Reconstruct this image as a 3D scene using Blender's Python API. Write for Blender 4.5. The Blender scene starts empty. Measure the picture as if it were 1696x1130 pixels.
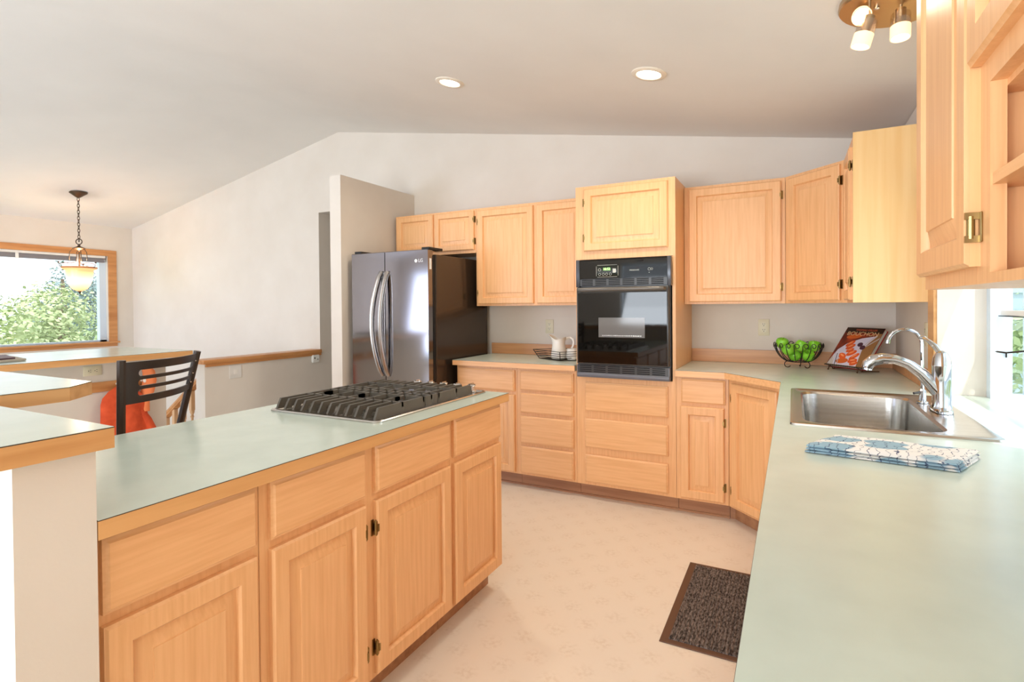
import bpy, math, random
from mathutils import Vector, Matrix
random.seed(7)
S = bpy.context.scene
C = S.collection
# ------------------------------------------------------------------ camera
def make_camera():
    yaw, pit, rol = (math.radians(a) for a in (27.6, .656, .455))
    F = Vector((-math.sin(yaw)*math.cos(pit), math.cos(yaw)*math.cos(pit), -math.sin(pit)))
    R = Vector((math.cos(yaw), math.sin(yaw), 0)); D = F.cross(R)
    c, s = math.cos(rol), math.sin(rol)
    R2 = c*R + s*D; D2 = -s*R + c*D
    m = Matrix((R2, -D2, -F)).transposed().to_4x4(); m.translation = (0, 0, 1.32)
    cam = bpy.data.cameras.new('camera'); o = bpy.data.objects.new('camera', cam); C.objects.link(o)
    o.matrix_world = m; cam.sensor_width = 36; cam.sensor_fit = 'HORIZONTAL'
    cam.lens = 890/1696*36; cam.shift_y = -47/1696; cam.clip_start = .02; cam.clip_end = 200
    S.camera = o
make_camera()
# ------------------------------------------------------------------ light and exposure
S.view_settings.view_transform = 'Standard'; S.view_settings.look = 'None'
S.view_settings.gamma = 1; S.view_settings.use_curve_mapping = False
S.view_settings.exposure = 0.24
W = bpy.data.worlds.new('sky'); S.world = W; W.use_nodes = True
bg = W.node_tree.nodes['Background']; bg.inputs[0].default_value = (.80, .90, 1, 1); bg.inputs[1].default_value = 1.9
def lamp(name, kind, energy, loc, color=(1, 1, 1), direction=None, size=None, size_y=None, **k):
    l = bpy.data.lights.new(name, kind); l.energy = energy; l.color = color
    o = bpy.data.objects.new(name, l); C.objects.link(o); o.location = loc
    if direction: o.rotation_euler = Vector(direction).to_track_quat('-Z', 'Y').to_euler()
    if kind == 'AREA': l.shape = 'RECTANGLE'; l.size = size; l.size_y = size_y
    for a, b in k.items(): setattr(l, a, b)
    return o
lamp('sun', 'SUN', 3, (6, 3, 6), (1, .97, .92), (-.28, .35, -.89), angle=.01)
# added fill lamps just inside the rear glazing, brightening the room beyond its daylight
lamp('fill_rear_door', 'AREA', 180, (-1.6, -3.42, 1.1), (.86, .93, 1), (0, 1, .8), 2.7, 2.0)
lamp('fill_rear_window', 'AREA', 118, (-6.0, -3.42, 1.2), (.56, .68, 1), (.1, 1, .45), 2.7, 1.9)

lamp('fill_sink_window', 'AREA', 9, (1.25, 2.25, 1.35), (.80, .92, 1), (-1, -.1, .3), 1.2, .75)  # added fill lamp, out of view beyond the sink window glass

# ------------------------------------------------------------------ materials
def lin(c): return tuple(((v/255+.055)/1.055)**2.4 if v/255 > .04045 else v/255/12.92 for v in c)+(1,)
def mat(name, col, rough=.5, metal=0, **k):
    m = bpy.data.materials.new(name); m.use_nodes = True
    b = m.node_tree.nodes['Principled BSDF']
    b.inputs['Base Color'].default_value = lin(col); b.inputs['Roughness'].default_value = rough; b.inputs['Metallic'].default_value = metal
    for a, v in k.items(): b.inputs[a.replace('_', ' ')].default_value = v
    return m
def nodes(m): return m.node_tree.nodes, m.node_tree.links, m.node_tree.nodes['Principled BSDF']
def noise_col(m, c1, c2, scale, mscale=(1, 1, 1), detail=4, lo=.3, hi=.7, bump=0, bscale=None, dist=0):
    N, L, b = nodes(m)
    tc = N.new('ShaderNodeTexCoord'); mp = N.new('ShaderNodeMapping'); mp.inputs['Scale'].default_value = mscale
    n = N.new('ShaderNodeTexNoise'); n.inputs['Scale'].default_value = scale; n.inputs['Detail'].default_value = detail; n.inputs['Distortion'].default_value = dist
    r = N.new('ShaderNodeValToRGB'); r.color_ramp.elements[0].position = lo; r.color_ramp.elements[1].position = hi
    r.color_ramp.elements[0].color = lin(c1); r.color_ramp.elements[1].color = lin(c2)
    L.new(tc.outputs['Object'], mp.inputs[0]); L.new(mp.outputs[0], n.inputs['Vector']); L.new(n.outputs['Fac'], r.inputs[0]); L.new(r.outputs[0], b.inputs['Base Color'])
    if bump:
        n2 = n
        if bscale:
            n2 = N.new('ShaderNodeTexNoise'); n2.inputs['Scale'].default_value = bscale; n2.inputs['Detail'].default_value = 3; L.new(mp.outputs[0], n2.inputs['Vector'])
        bp = N.new('ShaderNodeBump'); bp.inputs['Strength'].default_value = bump; bp.inputs['Distance'].default_value = .002
        L.new(n2.outputs['Fac'], bp.inputs['Height']); L.new(bp.outputs[0], b.inputs['Normal'])
    return m
OAK1, OAK2 = (232, 174, 118), (242, 187, 132)
def wood(name, ms, a=OAK1, b=OAK2, rough=.38): return noise_col(mat(name, b, rough), a, b, 1, ms, 7, .3, .62, .15, None, .15)
oak_v = wood('pickled_oak_upright_grain', (80, 80, 4)); oak_x = wood('pickled_oak_grain_along_x', (4, 80, 80)); oak_y = wood('pickled_oak_grain_along_y', (80, 4, 80))
panel_m = wood('pale_oak_end_panel', (30, 30, 1.5), (238, 192, 128), (244, 204, 144))
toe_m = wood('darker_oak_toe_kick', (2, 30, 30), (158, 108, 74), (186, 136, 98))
edge_m = wood('honey_oak_edging', (30, 1.5, 30), (206, 148, 88), (226, 172, 112))
trim_m = wood('golden_oak_trim', (20, 2, 20), (188, 124, 68), (212, 150, 92))
dark_in = mat('gap_shadow_wood', (120, 78, 44), .7)
lam = noise_col(mat('pale_green_laminate', (208, 222, 210), .2), (203, 217, 206), (211, 225, 214), 9, detail=6)
lam_line = mat('dark_laminate_seam', (60, 48, 40), .5)
wall_m = noise_col(mat('warm_white_wall_paint', (226, 216, 202), .75), (223, 212, 198), (229, 219, 206), 3, bump=.12, bscale=120)
ceil_m = noise_col(mat('ceiling_paint', (234, 230, 224), .85), (231, 227, 221), (236, 232, 226), 2, bump=.15, bscale=90)
brass = mat('antique_brass', (150, 122, 74), .35, 1); bronze = mat('oil_rubbed_bronze', (92, 74, 58), .45, .8)
black_g = mat('black_glass', (10, 9, 8), .04); black_p = mat('black_enamel', (64, 62, 60), .3); black_d = mat('vent_black', (6, 6, 6), .9)
steel = noise_col(mat('brushed_stainless', (200, 196, 190), .22, 1), (192, 188, 182), (206, 203, 198), 1, (3, 120, 120))
chrome = mat('chrome', (206, 209, 214), .07, 1); fr_m = mat('black_stainless_door', (136, 131, 130), .1, 1); fr_side = mat('black_fridge_side', (70, 58, 48), .18, .5)
fr_dark = mat('fridge_gasket', (18, 18, 18), .5); hand_m = mat('satin_handle', (176, 174, 174), .25, 1)
iron = mat('cast_iron', (96, 90, 80), .45); wire_m = mat('dark_wire', (40, 30, 24), .45, .4); ceramic = mat('cream_ceramic', (240, 234, 224), .15)
ivory = mat('ivory_plastic', (226, 216, 186), .4); slot_m = mat('outlet_slot', (52, 44, 36), .6); white_p = mat('white_plastic', (238, 236, 230), .4)
vinyl_w = mat('white_vinyl_frame', (214, 228, 240), .35); stool_m = mat('dark_bronze_metal', (64, 54, 48), .35, .3)
apple_m = noise_col(mat('green_apple_skin', (120, 205, 40), .25), (104, 190, 32), (152, 216, 62), 14)
stem_m = mat('apple_stem', (70, 48, 26), .7)
def emis(name, col, st):
    m = mat(name, col, .5); N, L, b = nodes(m); b.inputs['Emission Color'].default_value = lin(col); b.inputs['Emission Strength'].default_value = st; return m
bulb_m = emis('lit_bulb', (255, 236, 208), 7); shade_m = mat('amber_glass_shade', (240, 170, 110), .3); can_m = emis('lit_can_lens', (255, 238, 214), 9)
frost_m = emis('frosted_glass_lit', (255, 222, 176), .8)
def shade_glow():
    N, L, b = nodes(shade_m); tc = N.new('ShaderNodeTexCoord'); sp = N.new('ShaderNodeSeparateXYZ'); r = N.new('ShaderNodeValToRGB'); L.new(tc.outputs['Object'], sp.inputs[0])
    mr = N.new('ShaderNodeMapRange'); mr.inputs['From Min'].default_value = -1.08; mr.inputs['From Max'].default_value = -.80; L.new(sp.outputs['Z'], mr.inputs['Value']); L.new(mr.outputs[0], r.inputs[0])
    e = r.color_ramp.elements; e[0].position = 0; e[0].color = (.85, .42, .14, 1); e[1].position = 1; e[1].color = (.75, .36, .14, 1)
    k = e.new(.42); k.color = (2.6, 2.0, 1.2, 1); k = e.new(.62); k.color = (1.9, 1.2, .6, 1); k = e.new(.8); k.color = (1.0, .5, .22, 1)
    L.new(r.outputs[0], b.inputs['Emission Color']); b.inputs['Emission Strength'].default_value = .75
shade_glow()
def glass(name, tint=(255, 255, 255), g=.08, amount=None):
    m = bpy.data.materials.new(name); m.use_nodes = True; N, L = m.node_tree.nodes, m.node_tree.links
    N.clear(); o = N.new('ShaderNodeOutputMaterial'); t = N.new('ShaderNodeBsdfTransparent'); t.inputs[0].default_value = lin(tint)
    gl = N.new('ShaderNodeBsdfGlossy'); gl.inputs['Roughness'].default_value = .02; mx = N.new('ShaderNodeMixShader'); mx.inputs[0].default_value = g
    L.new(t.outputs[0], mx.inputs[1]); L.new(gl.outputs[0], mx.inputs[2]); L.new(mx.outputs[0], o.inputs[0]); return m
pane_m = glass('window_glass'); clear_m = glass('clear_glass_tube', (250, 246, 240), .18)

def floor_material():
    m = mat('cream_sheet_vinyl', (232, 214, 190), .32); N, L, b = nodes(m)
    tc = N.new('ShaderNodeTexCoord'); mp = N.new('ShaderNodeMapping'); mp.inputs['Rotation'].default_value[2] = math.radians(45)
    L.new(tc.outputs['Object'], mp.inputs[0])
    v = N.new('ShaderNodeTexVoronoi'); v.inputs['Scale'].default_value = 7.4; v.inputs['Randomness'].default_value = 0.0; L.new(mp.outputs[0], v.inputs['Vector'])
    n = N.new('ShaderNodeTexNoise'); n.inputs['Scale'].default_value = 55; n.inputs['Detail'].default_value = 5; L.new(tc.outputs['Object'], n.inputs['Vector'])
    r = N.new('ShaderNodeValToRGB'); r.color_ramp.elements[0].position = .15; r.color_ramp.elements[1].position = .42; r.color_ramp.elements[0].color = (1, 1, 1, 1); r.color_ramp.elements[1].color = (0, 0, 0, 1)
    L.new(v.outputs['Distance'], r.inputs[0])
    mu = N.new('ShaderNodeMath'); mu.operation = 'MULTIPLY'; L.new(r.outputs[0], mu.inputs[0])
    n3 = N.new('ShaderNodeValToRGB'); n3.color_ramp.elements[0].position = .45; n3.color_ramp.elements[1].position = .62; L.new(n.outputs['Fac'], n3.inputs[0]); L.new(n3.outputs[0], mu.inputs[1])
    mx = N.new('ShaderNodeMix'); mx.data_type = 'RGBA'; mx.inputs['A'].default_value = lin((238, 227, 212)); mx.inputs['B'].default_value = lin((229, 216, 199))
    L.new(mu.outputs[0], mx.inputs['Factor']); L.new(mx.outputs['Result'], b.inputs['Base Color']); return m
floor_m = floor_material()
def towel_material():
    m = mat('leaf_print_cotton', (236, 232, 226), .9); N, L, b = nodes(m)
    tc = N.new('ShaderNodeTexCoord')
    mp = N.new('ShaderNodeMapping'); mp.inputs['Scale'].default_value = (1, 1.7, 1); mp.inputs['Rotation'].default_value[2] = .25; L.new(tc.outputs['Object'], mp.inputs[0])
    v = N.new('ShaderNodeTexVoronoi'); v.inputs['Scale'].default_value = 8; L.new(mp.outputs[0], v.inputs['Vector'])
    r = N.new('ShaderNodeValToRGB'); e = r.color_ramp.elements; e[0].position = .40; e[0].color = lin((150, 180, 196)); e[1].position = .44; e[1].color = lin((236, 233, 228))
    L.new(v.outputs['Distance'], r.inputs[0])
    w = N.new('ShaderNodeTexWave'); w.inputs['Scale'].default_value = 14; w.inputs['Distortion'].default_value = 9; w.inputs['Detail'].default_value = 2; w.inputs['Detail Scale'].default_value = 1.6; L.new(mp.outputs[0], w.inputs['Vector'])
    r2 = N.new('ShaderNodeValToRGB'); e = r2.color_ramp.elements; e[0].position = .0; e[0].color = (1, 1, 1, 1); e[1].position = .035; e[1].color = (0, 0, 0, 1); L.new(w.outputs['Fac'], r2.inputs[0])
    mx = N.new('ShaderNodeMix'); mx.data_type = 'RGBA'; mx.inputs['B'].default_value = lin((52, 62, 98)); L.new(r.outputs[0], mx.inputs['A']); L.new(r2.outputs[0], mx.inputs['Factor']); L.new(mx.outputs['Result'], b.inputs['Base Color']); return m
towel_m = towel_material()

# ------------------------------------------------------------------ mesh helpers
class MB:
    def __init__(s): s.v = []; s.f = []; s.m = []; s.sm = []
    def add(s, vs, fs, mi=0, smooth=False):
        b = len(s.v); s.v += [Vector(p) for p in vs]
        for f in fs: s.f.append([b+i for i in f]); s.m.append(mi); s.sm.append(smooth)
        return s
    def box(s, x0, y0, z0, x1, y1, z1, mi=0, bev=0):
        if x0 > x1: x0, x1 = x1, x0
        if y0 > y1: y0, y1 = y1, y0
        if z0 > z1: z0, z1 = z1, z0
        if bev:
            b = bev; pts = [];
            ring = lambda z, i: [(x0+i, y0+b, z), (x0+b, y0+i, z), (x1-b, y0+i, z), (x1-i, y0+b, z), (x1-i, y1-b, z), (x1-b, y1-i, z), (x0+b, y1-i, z), (x0+i, y1-b, z)]
            R = [ring(z0, b*.7), ring(z0+b, 0), ring(z1-b, 0), ring(z1, b*.7)]
            R[0] = [(min(max(x, x0+b*.7), x1-b*.7), min(max(y, y0+b*.7), y1-b*.7), z) for x, y, z in R[0]]
            R[3] = [(min(max(x, x0+b*.7), x1-b*.7), min(max(y, y0+b*.7), y1-b*.7), z) for x, y, z in R[3]]
            return s.loft(R, mi)
        vs = [(x, y, z) for z in (z0, z1) for x, y in ((x0, y0), (x1, y0), (x1, y1), (x0, y1))]
        return s.add(vs, [(3, 2, 1, 0), (4, 5, 6, 7), (0, 1, 5, 4), (1, 2, 6, 5), (2, 3, 7, 6), (3, 0, 4, 7)], mi)
    def loft(s, rings, mi=0, cap=True, smooth=False, close=False):
        n = len(rings[0]); vs = [p for r in rings for p in r]; fs = []
        for i in range(len(rings)-1+(1 if close else 0)):
            a, b = i*n, ((i+1) % len(rings))*n
            for j in range(n): k = (j+1) % n; fs.append((a+j, a+k, b+k, b+j))
        if cap and not close: fs.append(tuple(range(n-1, -1, -1))); fs.append(tuple((len(rings)-1)*n+j for j in range(n)))
        return s.add(vs, fs, mi, smooth)
    def prism(s, poly, z0, z1, mi=0):           # plan polygon counter-clockwise
        return s.loft([[(x, y, z0) for x, y in poly], [(x, y, z1) for x, y in poly]], mi)
    def slab(s, poly, a, b, axis, mi=0):        # polygon in the other two coordinates, extruded along axis
        f = {'y': lambda u, w, t: (u, t, w), 'x': lambda u, w, t: (t, u, w)}[axis]
        return s.loft([[f(u, w, a) for u, w in poly], [f(u, w, b) for u, w in poly]], mi)
    def tube(s, pts, r, n=8, mi=0, close=False, cap=True, flat=None):
        P = [Vector(p) for p in pts]; rs = r if isinstance(r, (list, tuple)) else [r]*len(P); rings = []; up = None
        for i, p in enumerate(P):
            if close: t = P[(i+1) % len(P)]-P[i-1]
            else: t = P[min(i+1, len(P)-1)]-P[max(i-1, 0)]
            t = t.normalized() if t.length > 1e-9 else Vector((0, 0, 1))
            if up is None: up = Vector((0, 0, 1)) if abs(t.z) < .9 else Vector((1, 0, 0))
            a = t.cross(up)
            a = a.normalized() if a.length > 1e-6 else t.orthogonal().normalized()
            b = a.cross(t).normalized(); up = b
            fl = flat or 1
            rings.append([p+a*math.cos(q)*rs[i]+b*math.sin(q)*rs[i]*fl for q in (2*math.pi*k/n for k in range(n))])
        return s.loft(rings, mi, cap, True, close)
    def lathe(s, prof, c=(0, 0, 0), n=24, mi=0, axis=(0, 0, 1), cap=False):
        ax = Vector(axis).normalized(); a = ax.orthogonal().normalized(); b = ax.cross(a); c = Vector(c)
        rings = [[c+ax*h+(a*math.cos(q)+b*math.sin(q))*max(r, 1e-4) for q in (2*math.pi*k/n for k in range(n))] for r, h in prof]
        return s.loft(rings, mi, cap, True)
    def sphere(s, c, r, n=12, mi=0, sc=(1, 1, 1)):
        rings = []
        for i in range(n//2+1):
            t = math.pi*i/(n//2); rr = max(math.sin(t), 1e-4)*r
            rings.append([(c[0]+rr*math.cos(2*math.pi*k/n)*sc[0], c[1]+rr*math.sin(2*math.pi*k/n)*sc[1], c[2]-math.cos(t)*r*sc[2]) for k in range(n)])
        return s.loft(rings, mi, True, True)
    def rings(s, o, u, n, w, h, prof, mi=0):     # rectangle of nested (inset, depth) rings: doors, drawers
        o, u, n = Vector(o), Vector(u), Vector(n); z = Vector((0, 0, 1)); R = []
        for i, d in prof: R.append([o+u*i+z*i+n*d, o+u*(w-i)+z*i+n*d, o+u*(w-i)+z*(h-i)+n*d, o+u*i+z*(h-i)+n*d])
        return s.loft(R, mi)
    def build(s, name, mats, parent=None, base=None, sharp=35):
        me = bpy.data.meshes.new(name); off = Vector(parent['_b']) if parent is not None and '_b' in parent else Vector(base or (0, 0, 0))
        me.from_pydata([tuple(p-off) for p in s.v], [], s.f); me.validate()
        if not isinstance(mats, (list, tuple)): mats = [mats]
        for m in mats: me.materials.append(m)
        if len(me.polygons) == len(s.f): me.polygons.foreach_set('material_index', s.m); me.polygons.foreach_set('use_smooth', s.sm)
        import bmesh
        bm = bmesh.new(); bm.from_mesh(me); bmesh.ops.recalc_face_normals(bm, faces=bm.faces); bm.to_mesh(me); bm.free()
        me.set_sharp_from_angle(angle=math.radians(sharp)); me.update()
        o = bpy.data.objects.new(name, me); C.objects.link(o)
        if parent is not None:
            o.parent = parent
            root = Vector(parent['_b']); pp = parent.get('_p')
            o['_b'] = tuple(root)
        elif base: o.location = base; o['_b'] = tuple(base)
        else: o['_b'] = (0, 0, 0)
        return o
def thing(name, loc, label, cat, group=None):
    o = bpy.data.objects.new(name, None); o.empty_display_size = .05; C.objects.link(o); o.location = loc; o['_b'] = tuple(float(v) for v in loc)
    o['label'] = label; o['category'] = cat
    if group: o['group'] = group
    return o
def tag(o, label, cat, group=None):
    o['label'] = label; o['category'] = cat
    if group: o['group'] = group
    return o
def struct(o): o['kind'] = 'structure'; return o
def dup(root, loc, label=None):
    def cp(o, par):
        c = o.copy(); C.objects.link(c)
        if par: c.parent = par
        for ch in o.children: cp(ch, c)
        return c
    c = cp(root, None); c.location = loc
    if label: c['label'] = label
    return c
def text(name, body, size, m, parent, loc, u, v, depth=.0006, align='CENTER', shear=0):
    cu = bpy.data.curves.new(name, 'FONT'); cu.body = body; cu.size = size; cu.extrude = depth; cu.align_x = align; cu.align_y = 'CENTER'; cu.shear = shear
    t = bpy.data.objects.new(name+'_tmp', cu); C.objects.link(t)
    me = bpy.data.meshes.new_from_object(t.evaluated_get(bpy.context.evaluated_depsgraph_get())); bpy.data.objects.remove(t)
    me.name = name; me.materials.clear(); me.materials.append(m)
    o = bpy.data.objects.new(name, me); C.objects.link(o); u, v = Vector(u).normalized(), Vector(v).normalized(); w = u.cross(v)
    M = Matrix((u, v, w)).transposed().to_4x4(); b = Vector(parent['_b']); M.translation = Vector(loc)-b
    me.transform(M); o.parent = parent; return o
X, Y, Z = Vector((1, 0, 0)), Vector((0, 1, 0)), Vector((0, 0, 1))
def circ(c, a, b, r, n=24, t0=0, t1=2*math.pi, end=False):
    c, a, b = Vector(c), Vector(a), Vector(b); k = n-1 if end else n
    return [c+a*r*math.cos(t0+(t1-t0)*i/k)+b*r*math.sin(t0+(t1-t0)*i/k) for i in range(n)]

# ------------------------------------------------------------------ room
WX, LX, YB, YF = .57, -7.95, 4.09, -3.5
RX, RZ = -4.137, 3.125
def cz(x): return RZ-.1653*(x-RX) if x > RX else RZ-.187*(RX-x)
def gable(m, x0, x1, z0, a, b):
    xs = [x0]+([RX] if x0 < RX < x1 else [])+[x1]
    poly = [(x0, z0), (x1, z0)]+[(x, cz(x)+.02) for x in reversed(xs)]
    m.slab(poly, a, b, 'y')
m = MB(); gable(m, LX-.12, -4.43, -1.4, YB, YB+.12); gable(m, -3.35, WX+.17, 0, YB, YB+.12); m.slab([(-4.43, 2.325), (-3.35, 2.325), (-3.35, cz(-3.35)+.02), (RX, RZ+.02), (-4.43, cz(-4.43)+.02)], YB, YB+.12, 'y')
struct(m.build('wall_back', wall_m))
m = MB(); gable(m, LX-.12, WX+.17, 2.15, YF-.12, YF)
for a, b in ((LX-.12, -7.4), (-4.6, -3.0), (-.2, WX+.17)): m.box(a, YF-.12, -1.4, b, YF, 2.15)
m.box(-7.4, YF-.12, -1.4, -4.6, YF, .15)
struct(m.build('wall_front', wall_m))
m = MB(); WY0, WY1, WZ1 = 1.62, 3.0, 1.80
m.box(WX, YF, 0, WX+.17, WY0, 2.34); m.box(WX, WY1, 0, WX+.17, YB, 2.34); m.box(WX, WY0, 0, WX+.17, WY1, .876); m.box(WX, WY0, WZ1, WX+.17, WY1, 2.34)
struct(m.build('wall_right', wall_m))
m = MB(); LY0, LY1, LZ0, LZ1 = .9, 3.79, .905, 2.02
m.box(LX-.15, YF, -1.4, LX, LY0, 2.42); m.box(LX-.15, LY1, -1.4, LX, YB, 2.42); m.box(LX-.15, LY0, -1.4, LX, LY1, LZ0); m.box(LX-.15, LY0, LZ1, LX, LY1, 2.42)
struct(m.build('wall_left', wall_m))
m = MB(); th = .1
m.slab([(LX-.15, cz(LX-.15)), (RX, RZ), (WX+.2, cz(WX+.2)), (WX+.2, cz(WX+.2)+th), (RX, RZ+th), (LX-.15, cz(LX-.15)+th)], YF-.12, YB+.12, 'y')
struct(m.build('ceiling', ceil_m))
m = MB(); m.box(-4.55, YF, -.1, WX, YB, 0); m.box(LX, YF, -.1, -4.55, 1.0, 0); m.box(-4.43, YB, -.1, -3.35, 6.6, 0)
struct(m.build('floor', floor_m))
m = MB(); m.box(LX, 1.0, -1.4, -4.55, YB, -1.3); struct(m.build('floor_entry', floor_m))
m = MB(); m.box(-4.55, YB+.12, 0, -4.43, 6.7, 2.45); m.box(-3.35, YB+.12, 0, -3.23, 6.7, 2.45); m.box(-4.43, 6.6, 0, -3.35, 6.7, 2.45); m.box(-4.55, YB+.12, 2.4, -3.23, 6.7, 2.5)
struct(m.build('wall_hallway', wall_m))
m = MB(); m.box(-3.285, 3.15, 0, -3.17, YB, 2.375); struct(m.build('wall_partition', wall_m))
m = MB(); m.box(-4.55, 2.83, -.1, -4.43, YB, .85); struct(m.build('wall_stair_guard', wall_m))
m = MB(); m.box(-4.575, 2.80, .85, -4.40, YB-.001, .885, bev=.004); m.box(-4.425, 2.83, .825, -4.412, YB-.001, .85); struct(m.build('trim_1', trim_m))
m = MB(); m.box(-4.55, .2, -.1, -4.43, 2.51, .955); struct(m.build('wall_ledge_support', wall_m))
m = MB()
for i in range(7): m.box(-4.58-.27*i, 2.86, -.19*(i+1)-.2, -4.58-.27*(i+1)+.02, 4.08, -.19*(i+1)+.01)
struct(m.build('stairs', trim_m))
# raised bar support wall
m = MB(); m.box(-2.6, .415, 0, -1.186, .54, 1.055); struct(m.build('wall_bar', wall_m))
# left window (window_1)
w1 = MB(); fx = LX
w1.box(LX, LY1, LZ0-.05, LX+.02, LY1+.095, LZ1+.075); w1.box(LX, LY0-.1, LZ1, LX+.02, LY1, LZ1+.075); w1.box(LX, LY0-.1, LZ0, LX+.02, LY0, LZ1)
win = struct(w1.build('window_1', trim_m))
m = MB(); m.box(LX-.05, LY0-.1, LZ0-.022, LX+.06, LY1+.11, LZ0, bev=.004); m.box(LX, LY0-.1, LZ0-.065, LX+.018, LY1+.095, LZ0-.022); m.build('window_sill', trim_m, win)
m = MB()
for a, b, c, d in ((LY0, LZ0, LY0+.06, LZ1), (LY1-.075, LZ0, LY1, LZ1), (LY0, LZ0, LY1, LZ0+.02), (LY0, LZ1-.04, LY1, LZ1)): m.box(LX-.12, a, b, LX-.05, c, d)
m.box(LX-.12, 1.55, LZ0, LX-.06, 1.60, LZ1)
m.build('sash', vinyl_w, win)
m = MB(); m.box(LX-.09, LY0+.05, LZ0+.02, LX-.085, LY1-.07, LZ1-.03); m.build('pane', pane_m, win)
bl = thing('window_blind', (LX+.02, 2.3, LZ1), 'grey horizontal blind pulled up under the head of the large window', 'blind')
m = MB(); m.box(LX-.045, LY0+.02, LZ1-.03, LX-.005, LY1-.02, LZ1-.002); m.build('headrail', white_p, bl)
m = MB(); blind_m = mat('grey_blind_slats', (150, 146, 150), .5)
for i in range(9): m.box(LX-.045, LY0+.03, LZ1-.034-.006*i-.004, LX-.008, LY1-.03, LZ1-.034-.006*i)
m.build('slats', blind_m, bl)
for y in (3.45, 2.85): m = MB(); m.box(LX-.006, y, LZ1-.095, LX-.002, y+.03, LZ1-.03); m.build('bracket', white_p, bl)
# rear openings
def rear(n, a, b, z0, z1, k):
    m = MB()
    for x in [a+(b-a)*i/k for i in range(k+1)]: m.box(x-.03, YF-.1, z0, x+.03, YF-.04, z1)
    m.box(a, YF-.1, z0, b, YF-.04, z0+.05); m.box(a, YF-.1, z1-.05, b, YF-.04, z1)
    f = struct(m.build(n, vinyl_w)); m = MB(); m.box(a, YF-.075, z0, b, YF-.07, z1); m.build('pane', pane_m, f)
rear('door_1', -3.0, -.2, 0, 2.15, 2); rear('window_3', -7.4, -4.6, .15, 2.15, 3)
# garden window over the sink (window_2)
GX = 1.12; m = MB()
m.box(WX-.012, WY1+.005, .916, WX, WY1+.12, WZ1+.1); m.box(WX-.012, WY0-.1, WZ1+.01, WX, WY1+.12, WZ1+.1); m.box(WX-.012, WY0-.1, .916, WX, WY0-.005, WZ1+.1)
gw = struct(m.build('window_2', edge_m))
m = MB(); fx0 = WX+.17
for y0, y1 in ((WY0, WY0+.05), (WY1-.05, WY1)):
    m.box(fx0, y0, .90, fx0+.055, y1, WZ1); m.box(GX-.05, y0, .90, GX, y1, 1.58); m.box(fx0+.055, y0, .90, GX-.05, y1, .935)
    m.box(fx0+.115, y0+.01, .935, fx0+.13, y1-.01, 1.68); m.box(fx0+.055, y0+.012, .935, fx0+.075, y1-.012, 1.72)
m.box(GX-.05, WY0, .90, GX, WY1, .94); m.box(GX-.05, WY0, 1.53, GX, WY1, 1.58); m.box(fx0, WY0, WZ1-.04, fx0+.04, WY1, WZ1)
m.box(GX-.05, 2.28, .94, GX, 2.33, 1.54)
m.build('sash', vinyl_w, gw)
m = MB(); m.box(fx0, WY0, .86, GX, WY1, .90); m.build('window_seat', mat('white_seat_board', (236, 238, 236), .4), gw)
m = MB(); m.box(fx0+.05, WY1-.03, .93, GX-.05, WY1-.026, 1.60); m.box(fx0+.05, WY0+.026, .93, GX-.05, WY0+.03, 1.60); m.box(GX-.03, WY0+.05, .94, GX-.026, WY1-.05, 1.54)
m.slab([(fx0+.03, WZ1-.02), (fx0+.03, WZ1-.014), (GX-.02, 1.586), (GX-.02, 1.58)], WY0+.02, WY1-.02, 'y'); m.build('pane', pane_m, gw)
sh = thing('window_shelf', (.86, 2.3, 1.27), 'white slotted wire shelf across the garden window beside the cabinet', 'shelf')
m = MB(); m.box(.77, 1.7, 1.268, .79, 2.94, 1.288); m.box(1.02, 1.7, 1.268, 1.04, 2.94, 1.288)
for i in range(60): m.box(.79, 1.72+.0205*i, 1.276, 1.02, 1.729+.0205*i, 1.282)
m.build('rack', white_p, sh); m = MB(); m.tube([(.768, 1.7, 1.264), (.768, 2.95, 1.264), (1.04, 2.95, 1.264)], .0025, 6); m.build('support_wire', wire_m, sh)
m = MB(); m.tube([(.75, 2.955, 1.115), (.79, 2.945, 1.11), (.86, 2.9, 1.125), (.95, 2.8, 1.15), (1.0, 2.4, 1.15), (1.0, 1.75, 1.15)], .004, 6); m.tube([(.79, 2.945, 1.11), (.79, 2.945, 1.09)], .003, 6)
tag(m.build('shelf_wire', wire_m), 'thin dark bent wire across the garden window below the slotted shelf', 'wire')

# ------------------------------------------------------------------ cabinets
UX, UY, UD, UN = (1, 0, 0), (0, 1, 0), (.7071, -.7071, 0), (-.7071, -.7071, 0)
def prof_door(t=.02, fw=.056): return [(0, 0), (0, t-.006), (.002, t-.005), (.006, t), (fw-.007, t), (fw-.002, t-.006), (fw-.001, t-.015), (fw+.006, t-.015), (fw+.034, t-.005), (fw+.035, t-.002)]
PD = [(0, 0), (0, .012), (.004, .0135), (.010, .02)]
def hinge(o, n, u, par, z, side):   # o: point on frame face beside the door edge
    o, n, u = Vector(o), Vector(n), Vector(u); p = o+Z*z
    m = MB(); s = .011*side
    c = [p+n*.0005, p+n*.0005+u*s, p+n*.004+u*s, p+n*.004]
    m.loft([[q-Z*.026 for q in c], [q+Z*.026 for q in c]])
    a = p+n*.013+u*(.001*side)
    m.tube([a-Z*.022, a+Z*.022], .0055, 8); m.tube([a-Z*.026, a-Z*.022], .003, 6); m.tube([a+Z*.022, a+Z*.026], .003, 6)
    c = [p-u*(.008*side)+n*.0, p+n*0, p+n*.0205, p-u*(.008*side)+n*.0205]
    m.loft([[q-Z*.012 for q in c], [q+Z*.012 for q in c]])
    m.build('hinge', brass, par)
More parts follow.
